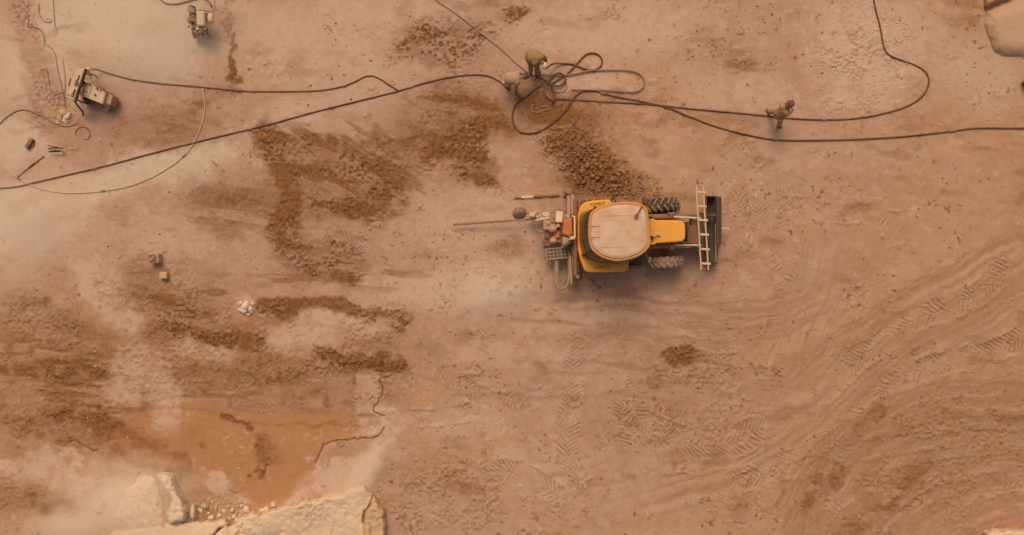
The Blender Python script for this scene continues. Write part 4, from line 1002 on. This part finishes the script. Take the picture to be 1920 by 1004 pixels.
# ------------------------------------------------------------------ outcrop at the lower left, boulders at the edges
def rock_patch(name, label, outline, height, soft, m_, ridge=None, rough=.05, step=2.0, seed=0, cat='rock', fall=None, power=1.0, terrace=.24, wob=16):
    """a solid lump of bedrock over an outline, steep at its rim, its foot buried in the floor"""
    xs = [p[0] for p in outline]; ys = [p[1] for p in outline]
    gx_ = np.arange(min(xs) - 14, max(xs) + 14, step); gy_ = np.arange(min(ys) - 14, max(ys) + 14, step)
    X, Y = [a.astype(np.float32) for a in np.meshgrid(gx_, gy_)]
    n1 = fbm(X, Y, 40, 4, .55, 50 + seed); n2 = fbm(X, Y, 13, 4, .6, 60 + seed)
    XX = X + (fbm(X, Y, 20, 3, .55, 70 + seed) - .5) * wob; YY = Y + (fbm(X, Y, 20, 3, .55, 71 + seed) - .5) * wob
    ins = np.zeros(X.shape, bool); best = np.full(X.shape, 1e9, np.float32); n = len(outline)
    for i in range(n):
        (ax, ay), (bx, by) = outline[i], outline[(i+1) % n]
        if ay != by: ins ^= ((ay > YY) != (by > YY)) & (XX < (bx-ax)*(YY-ay)/(by-ay) + ax)
        dx, dy = bx-ax, by-ay; L_ = math.hypot(dx, dy) + 1e-6
        t = np.clip(((XX-ax)*dx + (YY-ay)*dy)/L_/L_, 0, 1); best = np.minimum(best, np.hypot(XX-ax-t*dx, YY-ay-t*dy))
    d = np.where(ins, best, -best)
    z = np.clip(d / soft, 0, 1); z = (1 - (1 - z) ** 2) ** power * height
    if fall: z = z * (1 - fall[2] * ss(0, 1, ((X - fall[0][0]) * (fall[1][0]-fall[0][0]) + (Y - fall[0][1]) * (fall[1][1]-fall[0][1])) / ((fall[1][0]-fall[0][0])**2 + (fall[1][1]-fall[0][1])**2)))
    cr = np.abs(fbm(X, Y, 30, 4, .55, 80 + seed) - .5); crack = 1 - ss(.0, .035, cr)
    terr = np.round(n1 * 5 + .2 * n2) / 5
    n3 = fbm(X, Y, 5, 3, .6, 90 + seed)
    z = z * (.86 + terrace * terr) + (n2 - .5) * rough * (d > 0) + (n1 - .5) * rough + (n3 - .5) * rough * .5 - crack * rough * 1.0
    gi = np.clip(np.searchsorted(GXA, X), 0, NX-1); gj = np.clip(np.searchsorted(GYA, Y), 0, NY-1)
    base = HGT[gj, gi]
    z = np.where(d > 0, base + z, base - .25)
    k = (CAM_H - np.clip(z, 0, None)) / CAM_H / PPM
    vx = (X - 960) * k; vy = -(Y - 502) * k
    H_, W_ = X.shape
    use = np.zeros(X.shape, int) - 1; vs = []; fs = []
    keep = d > -10
    for j in range(H_):
        for i in range(W_):
            if keep[j, i]: use[j, i] = len(vs); vs.append((vx[j, i], vy[j, i], z[j, i]))
    for j in range(H_-1):
        for i in range(W_-1):
            f = (use[j, i], use[j+1, i], use[j+1, i+1], use[j, i+1])
            if min(f) >= 0: fs.append(f)
    mb = MB(); mb.v = vs; mb.f = fs
    c = W(sum(xs)/n, sum(ys)/n); c.z = ground_z(sum(xs)/n, sum(ys)/n)
    o = mb.build(name, M[m_], org=c, smooth=True)
    return tag(o, label, cat)
rock_patch('rock_ledge', 'long pale cream rock ledge slanting up from the bottom edge at lower left', [(372, 1046), (404, 1003), (443, 975), (475, 964), (507, 957), (560, 944), (607, 933), (640, 926), (661, 920), (688, 913), (699, 926), (692, 946), (684, 970), (688, 1000), (690, 1046)], .66, 5, 'stone', rough=.035, fall=((540, 935), (585, 1010), .62), power=.6)
rock_patch('rock', 'ochre broken boulder at the right end of the long pale ledge', [(686, 950), (700, 930), (714, 938), (724, 960), (726, 990), (720, 1030), (672, 1030), (676, 985), (680, 962)], .46, 10, 'stone_tan', rough=.07, seed=1)
rock_patch('rock', 'flat pale slab cut by the bottom edge left of the long ledge', [(150, 1030), (190, 1003), (240, 993), (300, 985), (360, 979), (422, 973), (430, 982), (410, 998), (392, 1012), (380, 1034)], .34, 5, 'stone', rough=.02, seed=2)
rock_patch('rock', 'tall white upright boulder standing at lower left', [(296, 889), (304, 884), (318, 884), (327, 891), (329, 906), (336, 918), (345, 936), (350, 955), (350, 978), (338, 985), (318, 985), (312, 960), (314, 940), (306, 920), (298, 905)], .55, 9, 'stone_white', rough=.03, seed=3)
rock_patch('rock', 'low white boulder just left of the tall white one', [(228, 940), (240, 915), (262, 896), (284, 890), (294, 900), (300, 925), (306, 955), (308, 984), (270, 990), (226, 984), (214, 965)], .24, 40, 'stone_white', rough=.05, seed=4)
rock_patch('rock', 'small white boulder right of the tall white one', [(352, 950), (360, 946), (368, 955), (372, 972), (364, 980), (354, 974)], .35, 8, 'stone_white', rough=.04, seed=5)
rock_patch('boulder', 'large smooth tan boulder cut by the top right corner', [(1849, 20), (1868, 12), (1900, 0), (1930, -16), (1990, -20), (2000, 80), (1960, 104), (1915, 108), (1880, 106), (1862, 96), (1852, 70), (1846, 44)], .34, 30, 'stone_pink', rough=.006, seed=8, terrace=.05, wob=4, cat='boulder')
rock_patch('boulder', 'brown boulder behind the large tan one at the top right corner', [(1842, 14), (1850, -10), (1880, -40), (1930, -40), (1900, -4), (1866, 8), (1850, 18)], .40, 16, 'stone_ochre', rough=.05, seed=9, cat='boulder')
rock_patch('rock', 'flat pale slab cut by the bottom right corner', [(1842, 998), (1880, 993), (1930, 991), (1990, 996), (1990, 1050), (1850, 1050)], .45, 8, 'stone', rough=.03, seed=10)
rs_ = random.Random(5)
RUB = [(378, 956), (385, 948), (392, 962), (398, 970), (405, 952), (412, 966), (421, 958), (428, 950), (440, 968), (447, 975), (455, 962), (463, 954), (471, 963), (462, 972), (454, 948), (398, 940), (410, 944), (437, 956), (480, 965), (487, 960), (493, 957), (500, 955), (508, 951), (514, 946), (475, 972), (432, 972)]
for i, (x, y) in enumerate(RUB):
    s = rs_.uniform(.05, .12)
    tag(stone(x, y, s * rs_.uniform(1, 1.5), s, s * .8, ['stone', 'stone_tan', 'stone_white'][i % 3], rs_.uniform(0, 3), 100 + i, seg=9, ring=6), 'pale broken stone in the rubble between the white boulder and the long ledge', 'stone', 'pale rubble stones beside the ledge')
RUB2 = [(560, 991), (572, 986), (583, 992), (590, 985), (600, 996), (577, 998), (640, 992), (650, 998), (610, 988), (566, 1000)]
for i, (x, y) in enumerate(RUB2):
    s = rs_.uniform(.06, .12)
    tag(stone(x, y, s * 1.3, s, s * .8, ['stone_grey', 'stone', 'stone_tan'][i % 3], rs_.uniform(0, 3), 150 + i, seg=9, ring=6), 'broken stone lying in the hollow at the foot of the long ledge', 'stone', 'stones in the hollow below the ledge')

def rubble(name, label, spots, n, s0, s1, m_, seed):
    r = random.Random(seed); mb = MB()
    for _ in range(n):
        cx, cy, rx, ry = r.choice(spots); a = r.uniform(0, 6.28); q = r.random() ** .6
        x, y = cx + math.cos(a)*rx*q, cy + math.sin(a)*ry*q; s = s0 + (s1 - s0) * r.random() ** 2.5
        mb.ball(G(x, y, s * .3), s, 6, 4, (r.uniform(.8, 1.4), r.uniform(.8, 1.2), .75), .25, r)
    tag(mb.build(name, M[m_]), label, 'stones', kind='stuff')
rubble('pale_gravel', 'pale stone chips strewn over the whitish ground at upper right', [(1600, 80, 70, 90), (1650, 150, 60, 60), (1560, 130, 50, 60), (1610, 195, 60, 14), (1680, 60, 40, 30)], 700, .008, .034, 'stone', 3)
rubble('chip_debris', 'small pale chips strewn between the white boulders and the long ledge', [(420, 955, 55, 22), (470, 965, 30, 12), (400, 940, 30, 18), (620, 985, 60, 14), (350, 985, 40, 8), (705, 925, 14, 14)], 420, .012, .05, 'stone_tan', 8)
rubble('dark_gravel', 'small dark stones dotted over the rutted floor', [(1650, 650, 260, 170), (1250, 800, 400, 200), (1720, 660, 60, 20), (1640, 700, 80, 40), (1400, 100, 200, 90), (940, 470, 120, 60), (1215, 350, 30, 30), (1700, 330, 220, 80), (960, 760, 220, 180), (600, 120, 150, 80), (450, 470, 300, 180)], 900, .007, .042, 'stone_grey', 4)

rubble('fine_chips', 'fine pale chips sprinkled over the whole floor', [(1500, 700, 420, 280), (700, 500, 380, 300), (300, 700, 300, 160), (1300, 120, 400, 110), (900, 850, 320, 140)], 900, .006, .034, 'stone_tan', 12)
# a dry bush at the right edge
def bush():
    g = G(1926, 160); root = empty('bush', g); tag(root, 'dark spiky dry bush cut by the right edge', 'bush')
    M['leaf'] = mat('dark_dry_leaf', (.055, .036, .015), .9, 0, .1, DUSTC, .3, 9)
    r = random.Random(9); st = MB(); lf = MB()
    for k in range(26):
        a = r.uniform(0, 6.28); el = r.uniform(.25, 1.4); L_ = r.uniform(.22, .34)
        tip = g + Vector((math.cos(a)*math.cos(el), math.sin(a)*math.cos(el), math.sin(el)*1.1)) * L_
        st.tube([g, g.lerp(tip, .55) + Vector((0, 0, .03)), tip], lambda t: .010 * (1 - t * .7), 5)
        for j in range(16):
            c = g.lerp(tip, r.uniform(.3, 1.05)); d = Vector((r.uniform(-1, 1), r.uniform(-1, 1), r.uniform(-.2, 1))).normalized() * r.uniform(.05, .11)
            s_ = d.cross(Vector((r.uniform(-1, 1), r.uniform(-1, 1), 1))).normalized() * .016
            lf.add([c - s_, c + d * .5 + s_ * 1.2, c + d, c + d * .5 - s_ * 1.2], [(0, 1, 2, 3)])
    st.build('stems', M['wood'], root); lf.build('leaves', M['leaf'], root)
bush()

# ------------------------------------------------------------------ small compressor, top left
def compressor():
    root = empty('compressor', G(375, 48)); tag(root, 'small dusty compressor with a drum and cream canister near the top edge', 'compressor')
    fr = MB(); q = pw([(357, 27), (386, 25), (389, 64), (362, 66)], .35)
    for a, b in ((0, 1), (1, 2), (2, 3), (3, 0)): fr.cyl(q[a], q[b], .03, n=6)
    fo = fr.build('frame', M['rust'], root)
    for p in q: MB().cyl(p + Vector((0, 0, .03)), Vector((p.x, p.y, ground_z(375, 48) - .03)), .028, n=6).build('leg', M['rust'], root)
    for (x, y) in ((364, 66), (372, 68), (380, 66), (387, 64)):
        MB().box(W(x, y, .30), (.05, .20, .10), rng.uniform(-.3, .3), .01).build('bracket', M['grey'], fo)
    dr = MB(); dr.cyl(W(359.5, 18.5, .30), W(359.5, 18.5, .86), .135, n=20); dr.cyl(W(359.5, 18.5, .86), W(359.5, 18.5, .90), .12, .09, 20)
    do = dr.build('air_drum', M['grey'], root)
    MB().tube([W(353, 13, .88), W(358, 11, .92), (W(365, 13, .92)), W(367, 20, .90)], .02, 6).build('handle', M['black'], do)
    MB().box(W(366, 38, .62), (m_px(16), m_px(15), .42), .05, .03).build('engine', M['rust'], root)
    MB().box(W(379, 38, .68), (m_px(15), m_px(27), .40), .03, .04).build('cover', M['cream'], root)
    MB().box(W(370, 52, .55), (m_px(18), m_px(9), .30), -.1, .02).build('pump', M['pink'], root)
    for x, y, r in ((370, 53, .06), (363, 49, .05), (377, 56, .05), (385, 53, .04)):
        MB().cyl(W(x, y, .62), W(x, y, .78), r, n=10).build('valve', M['white' if x == 370 else 'steel'], root)
    ca = MB(); P_ = catmull([W(394.5, 25, .75), W(394.7, 30, .75), W(395, 38, .75), W(396, 43.5, .75)], .03)
    ca.tube(P_, lambda t: .095 * min(1, math.sqrt(max(.05, 1 - abs(2*t-1) ** 4))), 14); co = ca.build('canister', M['cream'], root, smooth=True)
    MB().box(W(391, 36, .58), (.14, .10, .20), 0, .01).build('canister_bracket', M['rust'], co)
    r = random.Random(3)
    for k in range(16):
        x, y = r.uniform(353, 386), r.uniform(26, 62)
        MB().tube([W(x, y, .6), W(x + r.uniform(-6, 6), y + r.uniform(-4, 4), .9), W(x + r.uniform(-9, 9), y + r.uniform(-7, 7), .55)], r.uniform(.010, .022), 5).build('pipe', M[r.choice(['rust', 'grey', 'white', 'black'])], root)
compressor()

# ------------------------------------------------------------------ control panel and power unit, left
def power_unit():
    a = math.atan2(-(172-157), 195-157) # tilt of the box on the floor
    root = empty('power_unit', G(178, 175)); tag(root, 'cream rectangular power unit with dark fittings standing beside the control panel', 'power unit')
    q = [(157, 153), (199, 171), (192, 196), (149, 178)]
    MB().prism(pw(q, .70), .12, .70, 0, .04).build('housing', M['cream'], root)
    q2 = [(198, 172), (212, 180), (206, 198), (193, 193)]
    MB().prism(pw(q2, .55), .12, .55, 0, .04).build('motor', M['pink'], root)
    MB().prism(pw([(160, 157), (172, 162), (166, 181), (154, 176)], .73), .69, .73, 0, .01).build('lid', M['cream'], root)
    for x, y, r, m_ in ((157, 155, .05, 'black'), (162, 157, .03, 'wood'), (168, 158, .04, 'wood'), (177, 154, .06, 'grey'), (178, 178, .03, 'black'), (158, 171, .025, 'wood'), (163, 173, .02, 'wood'), (195, 169, .035, 'wood'), (182, 166, .03, 'wood'), (188, 168, .025, 'wood')):
        MB().cyl(W(x, y, .69), W(x, y, .78), r, r*.8, 10).build('filler_cap', M[m_], root)
    for x, y, r in ((160, 186, .085), (167, 190.5, .075), (200, 202, .09)):
        MB().cyl(W(x, y, .0) + Vector((0, 0, .02)), W(x, y, .30), r, n=14).build('wheel', M['black' if x < 180 else 'cream'], root)
    MB().tube(catmull([W(171, 191, .45), W(180, 194, .5), (W(190, 199, .45)), W(199, 203, .35)], .05), .02, 6).build('pipe', M['wood'], root)
    MB().tube(catmull([W(178, 160, .74), W(182, 165, .80), W(189, 165, .80), W(193, 169, .74)], .05), .014, 6).build('pipe', M['wood'], root)
    for x, y in ((155, 160), (196, 175), (190, 192), (152, 174)):
        MB().box(W(x, y, .08), (.08, .08, .20)).build('foot', M['rust'], root)
power_unit()
def control_panel():
    root = empty('control_panel', G(144, 160)); tag(root, 'pale tan control panel with a thick dark edge beside the power unit', 'control panel')
    q = [(145, 127), (161, 130), (140, 190), (123, 183)]
    bp = pw(q, .95); z0 = [Vector((p.x, p.y, p.z - .10)) for p in bp]
    MB().rings([list(reversed(z0)), list(reversed(bp))]).build('board', M['cream'], root)
    p, q_ = W(161.5, 129.5, .98), W(140.5, 191.5, .98); d = q_ - p
    MB().box((p+q_)/2, (d.length, .055, .13), math.atan2(d.y, d.x), .01).build('edge_bar', M['black'], root)
    p, q_ = W(122, 182, .97), W(138, 189, .97); d = q_ - p
    MB().box((p+q_)/2, (d.length, .025, .06), math.atan2(d.y, d.x)).build('edge_strip', M['steel'], root)
    ang = math.atan2(-(190-130), 140-161) + math.pi/2
    for x, y, w_, l_, m_ in ((143, 157, .10, .13, 'wood'), (136, 178, .07, .13, 'wood'), (139.5, 171, .04, .12, 'wood'), (130, 157, .03, .17, 'steel'), (147, 146, .02, .18, 'steel'), (128, 178, .03, .04, 'wood'), (132, 150, .02, .10, 'steel'), (143.5, 152, .05, .04, 'black')):
        MB().box(W(x, y, .97), (w_, l_, .06), ang, .006).build('control', M[m_], root)
    for x, y in ((146, 131), (158, 133), (140, 186), (127, 181)):
        p = W(x, y, .88); MB().cyl(p, (p.x, p.y, ground_z(144, 160) - .03), .025, n=6).build('leg', M['steel'], root)
    MB().box(W(165, 131, .80), (.16, .10, .16), .5, .02).build('connector', M['white'], root)
    MB().tube(catmull([W(140.5, 191, .95), W(146, 199, .75), W(152, 206, .45), W(155.5, 212, .2), W(156, 217, .06)], .06), .028, 6).build('cable', M['black'], root, smooth=True)
control_panel()
for i, (x, y, s) in enumerate([(118, 212, .14), (126, 218, .12), (112, 222, .12), (121, 226, .10), (108, 230, .09)]):
    tag(stone(x, y, s * 1.3, s, s * .6, 'stone_white' if i % 2 else 'stone_tan', i * .7, 200 + i, seg=9, ring=6), 'chalky lump in the little heap below the control panel', 'stone', 'chalky heap below the control panel')

# ------------------------------------------------------------------ people
M['skin'] = mat('brown_skin', (.22, .105, .06), .6, 0, 0, var=.05)
M['hair'] = mat('dark_hair', (.035, .018, .010), .8, 0, .1, DUSTC, .1)
M['olive'] = mat('olive_khaki_cloth', (.235, .150, .062), .95, 0, .15, DUSTC, .12, 7, .4)
M['khaki'] = mat('dusty_khaki_cloth', (.30, .19, .095), .95, 0, .15, DUSTC, .12, 7, .4)
M['tanshirt'] = mat('pale_tan_cloth', (.36, .245, .15), .95, 0, .15, DUSTC, .12, 7, .4)
M['cap'] = mat('off_white_cap_cloth', (.62, .50, .40), .95, 0, .1, DUSTC, .08, 8, .3)
M['shoe'] = mat('dark_brown_leather', (.07, .026, .014), .7, 0, .15, DUSTC, .1)
M['scarf'] = mat('maroon_brown_scarf', (.11, .045, .028), .95, 0, .05, DUSTC, .15, 8, .4)

def skinned(name, joints, edges, m_, parent, sub=2):
    """joints: name -> (Vector, rx[, ry]); every connected island is grown by the Skin modifier"""
    names = list(joints); o0 = wpos(parent)
    me = bpy.data.meshes.new(name)
    me.from_pydata([tuple(Vector(joints[k][0]) - o0) for k in names], [(names.index(a), names.index(b)) for a, b in edges], [])
    o = bpy.data.objects.new(name, me); COL.objects.link(o); o.parent = parent
    sk = o.modifiers.new('skin', 'SKIN'); sk.use_smooth_shade = True
    sv = me.skin_vertices[0].data
    adj = {k: [] for k in names}
    for a, b in edges: adj[a].append(b); adj[b].append(a)
    seen = set()
    for k in names:
        i = names.index(k); r = joints[k][1:]; sv[i].radius = (r[0], r[-1]); sv[i].use_root = False
        if k not in seen:
            sv[i].use_root = True; st = [k]
            while st:
                c = st.pop()
                if c in seen: continue
                seen.add(c); st += adj[c]
    sb = o.modifiers.new('subdivision', 'SUBSURF'); sb.levels = sub; sb.render_levels = sub
    me.materials.append(m_)
    return o
def hand(J, E, tag_, wrist, d, up):
    """palm, four unequal bent fingers and a thumb from the side of the palm"""
    d = d.normalized(); sd_ = d.cross(up).normalized(); n = sd_.cross(d)
    J[tag_ + 'palm'] = (wrist + d * .05, .030, .018); E.append((tag_ + 'wr', tag_ + 'palm'))
    J[tag_ + 'kn'] = (wrist + d * .085, .034, .014); E.append((tag_ + 'palm', tag_ + 'kn'))
    for k, (off, ln) in enumerate(((-.027, .060), (-.009, .072), (.009, .068), (.027, .052))):
        b = wrist + d * .085 + sd_ * off
        for j, (t, dn) in enumerate(((0, 0), (.5, .010), (1, .034))):
            J[f'{tag_}f{k}{j}'] = (b + d * ln * t - n * dn, .0095 - .001 * j)
        E += [(f'{tag_}f{k}0', f'{tag_}f{k}1'), (f'{tag_}f{k}1', f'{tag_}f{k}2')]
    b = wrist + d * .03 + sd_ * .028
    for j, p in enumerate((b, b + d * .022 + sd_ * .026, b + d * .052 + sd_ * .034 - n * .012)): J[f'{tag_}t{j}'] = (p, .011 - .001 * j)
    E += [(tag_ + 't0', tag_ + 't1'), (tag_ + 't1', tag_ + 't2')]
def person(label, base, P, top, trouser, head_kind, skirt=None, bulge=None):
    """P: joint places; top / trouser: cloth materials"""
    root = empty('person', base); tag(root, label, 'person', 'quarry workers')
    V = {k: Vector(v) for k, v in P.items()}
    J = {}; E = []
    J['pel'] = (V['pel'], .135, .11); J['wai'] = (V['pel'].lerp(V['che'], .45), .125, .095); J['che'] = (V['che'], .15, .11); J['nec'] = (V['nec'], .055); J['hea'] = (V['hea'], .082, .095)
    hd = (V['hea'] - V['nec']).normalized(); J['crn'] = (V['hea'] + hd * .09, .072, .085)
    E += [('pel', 'wai'), ('wai', 'che'), ('che', 'nec'), ('nec', 'hea'), ('hea', 'crn')]
    for s in 'lr':
        J[s+'hip'] = (V[s+'hip'], .085); J[s+'kne'] = (V[s+'kne'], .058); J[s+'ank'] = (V[s+'ank'], .040); J[s+'toe'] = (V[s+'toe'], .040, .028)
        J[s+'sho'] = (V[s+'sho'], .062); J[s+'elb'] = (V[s+'elb'], .042); J[s+'wr'] = (V[s+'han'], .028)
        E += [('pel', s+'hip'), (s+'hip', s+'kne'), (s+'kne', s+'ank'), (s+'ank', s+'toe'), ('che', s+'sho'), (s+'sho', s+'elb'), (s+'elb', s+'wr')]
        hand(J, E, s, V[s+'han'], V[s+'han'] - V[s+'elb'], Vector((.1, .2, 1)))
    body = skinned('body', J, E, M['skin'], root)
    # shirt: loose torso and sleeves
    sh = MB(); pts = [V['pel'], J['wai'][0], V['che'], V['che'].lerp(V['nec'], .75)]; rad = [.20, .215, .205, .09]
    if skirt is not None: pts = [Vector(skirt)] + pts; rad = [.235] + rad
    if bulge: rad = [r_ * bulge for r_ in rad[:-1]] + rad[-1:]
    PP = catmull(pts, .03); nP = len(PP)
    def rad_at(t):
        x = t * (len(rad) - 1); k = min(int(x), len(rad) - 2); u = x - k; u = u*u*(3-2*u)
        w_ = 1 if t > .06 else .55 + .45 * (t / .06) ** .5
        return (rad[k] * (1-u) + rad[k+1] * u) * w_ * (1 + .03 * math.sin(t * 31))
    sh.tube(PP, rad_at, 18)
    for s in 'lr':
        sh.tube(catmull([V['che'].lerp(V[s+'sho'], .35), V[s+'sho'], V[s+'elb'], V[s+'elb'].lerp(V[s+'han'], .82)], .03), lambda t: .125 - .07 * min(1, t * 1.6) + .006 * math.sin(t * 40), 12)
    so = sh.build('shirt', top, root, smooth=True)
    Q = {'pel': (V['pel'], .15, .13)}; Fq = []
    for s in 'lr':
        Q[s+'hip'] = (V[s+'hip'], .115); Q[s+'kne'] = (V[s+'kne'], .090); Q[s+'cuf'] = (V[s+'kne'].lerp(V[s+'ank'], .86), .072)
        Fq += [('pel', s+'hip'), (s+'hip', s+'kne'), (s+'kne', s+'cuf')]
    skinned('trousers', Q, Fq, trouser, root)
    for s in 'lr':
        a, t = V[s+'ank'], V[s+'toe']; d = (t - a); d.z = 0; d.normalize()
        S = {'hl': (Vector((a.x, a.y, t.z)) - d * .05, .045, .04), 'md': (Vector((a.x, a.y, t.z)) + d * .06, .048, .042), 'tp': (t + d * .03, .045, .030), 'an': (Vector((a.x, a.y, a.z)), .045)}
        skinned('shoe', S, [('hl', 'md'), ('md', 'tp'), ('hl', 'an')], M['shoe'], root, 1)
    # face and head cover
    f = V['face'].normalized(); sd_ = f.cross(hd).normalized(); h = V['hea'] + hd * .03
    fa = MB(); fa.ball(h + f * .098 - hd * .012, .018, 7, 5, (1, 1, 1.4))
    for s in (-1, 1): fa.ball(h + sd_ * s * .088 - hd * .01, .022, 7, 5, (.7, 1, 1.3))
    fa.build('nose_and_ears', M['skin'], body, smooth=True)
    ey = MB()
    for s in (-1, 1): ey.ball(h + f * .085 + sd_ * s * .034 + hd * .012, .012, 7, 5)
    ey.build('eyes', M['hair'], body, smooth=True)
    MB().ball(h + f * .088 - hd * .055, .018, 8, 5, (1.2, 1.2, .5)).build('mouth', M['scarf'], body, smooth=True)
    c = h + hd * .035 - f * .012
    if head_kind == 'cap':
        k = MB(); k.ball(c, .118, 16, 10, (1, 1, .95)); k.ball(c + f * .09, .07, 12, 6, (1, 1, .3)); k.build('cap', M['cap'], root, smooth=True)
    elif head_kind == 'hair':
        k = MB(); k.ball(c, .108, 16, 10, (1, 1, 1), .05, random.Random(2)); k.build('hair', M['hair'], root, smooth=True)
    else:
        k = MB(); k.ball(c, .122, 16, 10, (1, 1, .95), .05, random.Random(4)); k.tube(catmull([c + sd_ * .11 - hd * .05, c - f * .11 - hd * .09, c - sd_ * .11 - hd * .05, c - sd_ * .10 + f * .07 - hd * .13, c - sd_ * .06 + f * .10 - hd * .24], .03), .035, 8); k.build('head_scarf', M['scarf'], root, smooth=True)
    return root
# the man in the white cap, doubled over the tangle of hoses
g1 = ground_z(1001, 140)
person('worker in a loose olive shirt and white cap bending over the hose tangle', G(1001, 140), dict(
    pel=W(1000, 108, .92), che=W(1008, 110, 1.16), nec=W(1014, 116, 1.18), hea=W(1018, 121, 1.10), face=(.5, -.6, -.7),
    lhip=W(996, 111, .86), rhip=W(1006, 113, .86), lkne=W(995, 125, .48), rkne=W(1007, 127, .48), lank=W(995, 138, g1 + .10), rank=W(1006, 140, g1 + .10), ltoe=W(997, 142, g1 + .03), rtoe=W(1010, 143, g1 + .03),
    lsho=W(1016, 106, 1.18), rsho=W(1003, 118, 1.14), lelb=W(1023, 113, .90), relb=W(1008, 128, .85), lhan=W(1021, 124, .62), rhan=W(1012, 139, .60)), M['olive'], M['khaki'], 'cap', W(999, 108, .74), 1.12)
g2 = ground_z(952, 160)
person('crouching worker in a pale tan shirt hauling the long cable', G(952, 160), dict(
    pel=W(950, 147, .80), che=W(968, 147, 1.00), nec=W(977, 145, 1.02), hea=W(982.5, 144, 1.00), face=(.8, -.1, -.6),
    lhip=W(948, 144, .76), rhip=W(950, 152, .76), lkne=W(956, 146, .45), rkne=W(959, 157, .45), lank=W(944, 150, g2 + .10), rank=W(949, 162, g2 + .10), ltoe=W(950, 150, g2 + .03), rtoe=W(955, 163, g2 + .03),
    lsho=W(970, 139, .98), rsho=W(969, 155, .98), lelb=W(981, 139, .75), relb=W(968, 161, .74), lhan=W(990, 143, .55), rhan=W(968, 169, .48)), M['tanshirt'], M['tanshirt'], 'hair', None)
g3 = ground_z(1450, 225)
person('walking man in khaki with a dark head scarf stepping over the hose', G(1450, 225), dict(
    pel=W(1462, 214, .92), che=W(1471, 206, 1.28), nec=W(1477, 201, 1.44), hea=W(1481, 197, 1.54), face=(.8, -.1, -.25),
    lhip=W(1458, 211, .86), rhip=W(1464, 218, .86), lkne=W(1452, 210, .48), rkne=W(1463, 229, .48), lank=W(1442, 211, g3 + .10), rank=W(1459, 237, g3 + .10), ltoe=W(1438, 205, g3 + .04), rtoe=W(1466, 238, g3 + .03),
    lsho=W(1468, 199, 1.30), rsho=W(1476, 212, 1.30), lelb=W(1472, 199, 1.05), relb=W(1478, 214, 1.05), lhan=W(1482, 203, .98), rhan=W(1483, 210, .95)), M['khaki'], M['khaki'], 'scarf', W(1459, 216, .62), .72)

# ------------------------------------------------------------------ drifting stone dust
def dust_cloud(label, px, py, rx, ry, rz, h, dens, seed):
    m = bpy.data.materials.new('stone_dust'); m.use_nodes = True; N, L = m.node_tree.nodes, m.node_tree.links
    for n in list(N): N.remove(n)
    out = N.new('ShaderNodeOutputMaterial'); pv = N.new('ShaderNodeVolumePrincipled'); L.new(pv.outputs[0], out.inputs['Volume'])
    pv.inputs['Color'].default_value = (1.0, .92, .82, 1); pv.inputs['Anisotropy'].default_value = -.25
    tc = N.new('ShaderNodeTexCoord'); ln = N.new('ShaderNodeVectorMath'); ln.operation = 'LENGTH'; L.new(tc.outputs['Object'], ln.inputs[0])
    fo = N.new('ShaderNodeMapRange'); fo.interpolation_type = 'SMOOTHSTEP'; fo.inputs['From Min'].default_value = 1.0; fo.inputs['From Max'].default_value = .1; L.new(ln.outputs['Value'], fo.inputs['Value'])
    nz = N.new('ShaderNodeTexNoise'); nz.inputs['Scale'].default_value = 1.7; nz.inputs['Detail'].default_value = 4; L.new(tc.outputs['Object'], nz.inputs['Vector'])
    mp = N.new('ShaderNodeVectorMath'); mp.operation = 'ADD'; mp.inputs[1].default_value = (seed * 3.1, seed * 1.7, 0); L.new(tc.outputs['Object'], mp.inputs[0]); L.new(mp.outputs[0], nz.inputs['Vector'])
    nr = N.new('ShaderNodeMapRange'); nr.inputs['From Min'].default_value = .36; nr.inputs['From Max'].default_value = .66; nr.inputs['To Min'].default_value = .1; nr.inputs['To Max'].default_value = 1.3; L.new(nz.outputs['Fac'], nr.inputs['Value'])
    mu = N.new('ShaderNodeMath'); mu.operation = 'MULTIPLY'; L.new(fo.outputs['Result'], mu.inputs[0]); L.new(nr.outputs['Result'], mu.inputs[1])
    m2 = N.new('ShaderNodeMath'); m2.operation = 'MULTIPLY'; m2.inputs[1].default_value = dens; L.new(mu.outputs[0], m2.inputs[0]); L.new(m2.outputs[0], pv.inputs['Density'])
    mb = MB(); mb.ball((0, 0, 0), 1, 20, 12)
    o = mb.build('dust_cloud', m, smooth=True); o.location = W(px, py, h * .6); o.scale = (rx, ry, h); o.rotation_euler = (0, 0, rz)
    tag(o, label, 'dust', kind='stuff')
CLOUDS = [('pale dust puff drifting beside the drilling gear', 930, 535, 1.9, 1.3, .5, .9, .7, 1), ('white dust rising over the boulders at lower left', 225, 945, 3.6, 1.7, .15, .9, .85, 2),
          ('streak of white dust blowing off the long ledge', 690, 880, 1.5, .6, 1.0, .6, 1.0, 3), ('pale dust bank over the top-left flat', 270, 60, 4.2, 2.4, .1, 1.0, .34, 4), ('pale dust bank at the left edge', 20, 430, 3.2, 2.2, .4, 1.0, .30, 5)]
for c in CLOUDS: dust_cloud(*c)
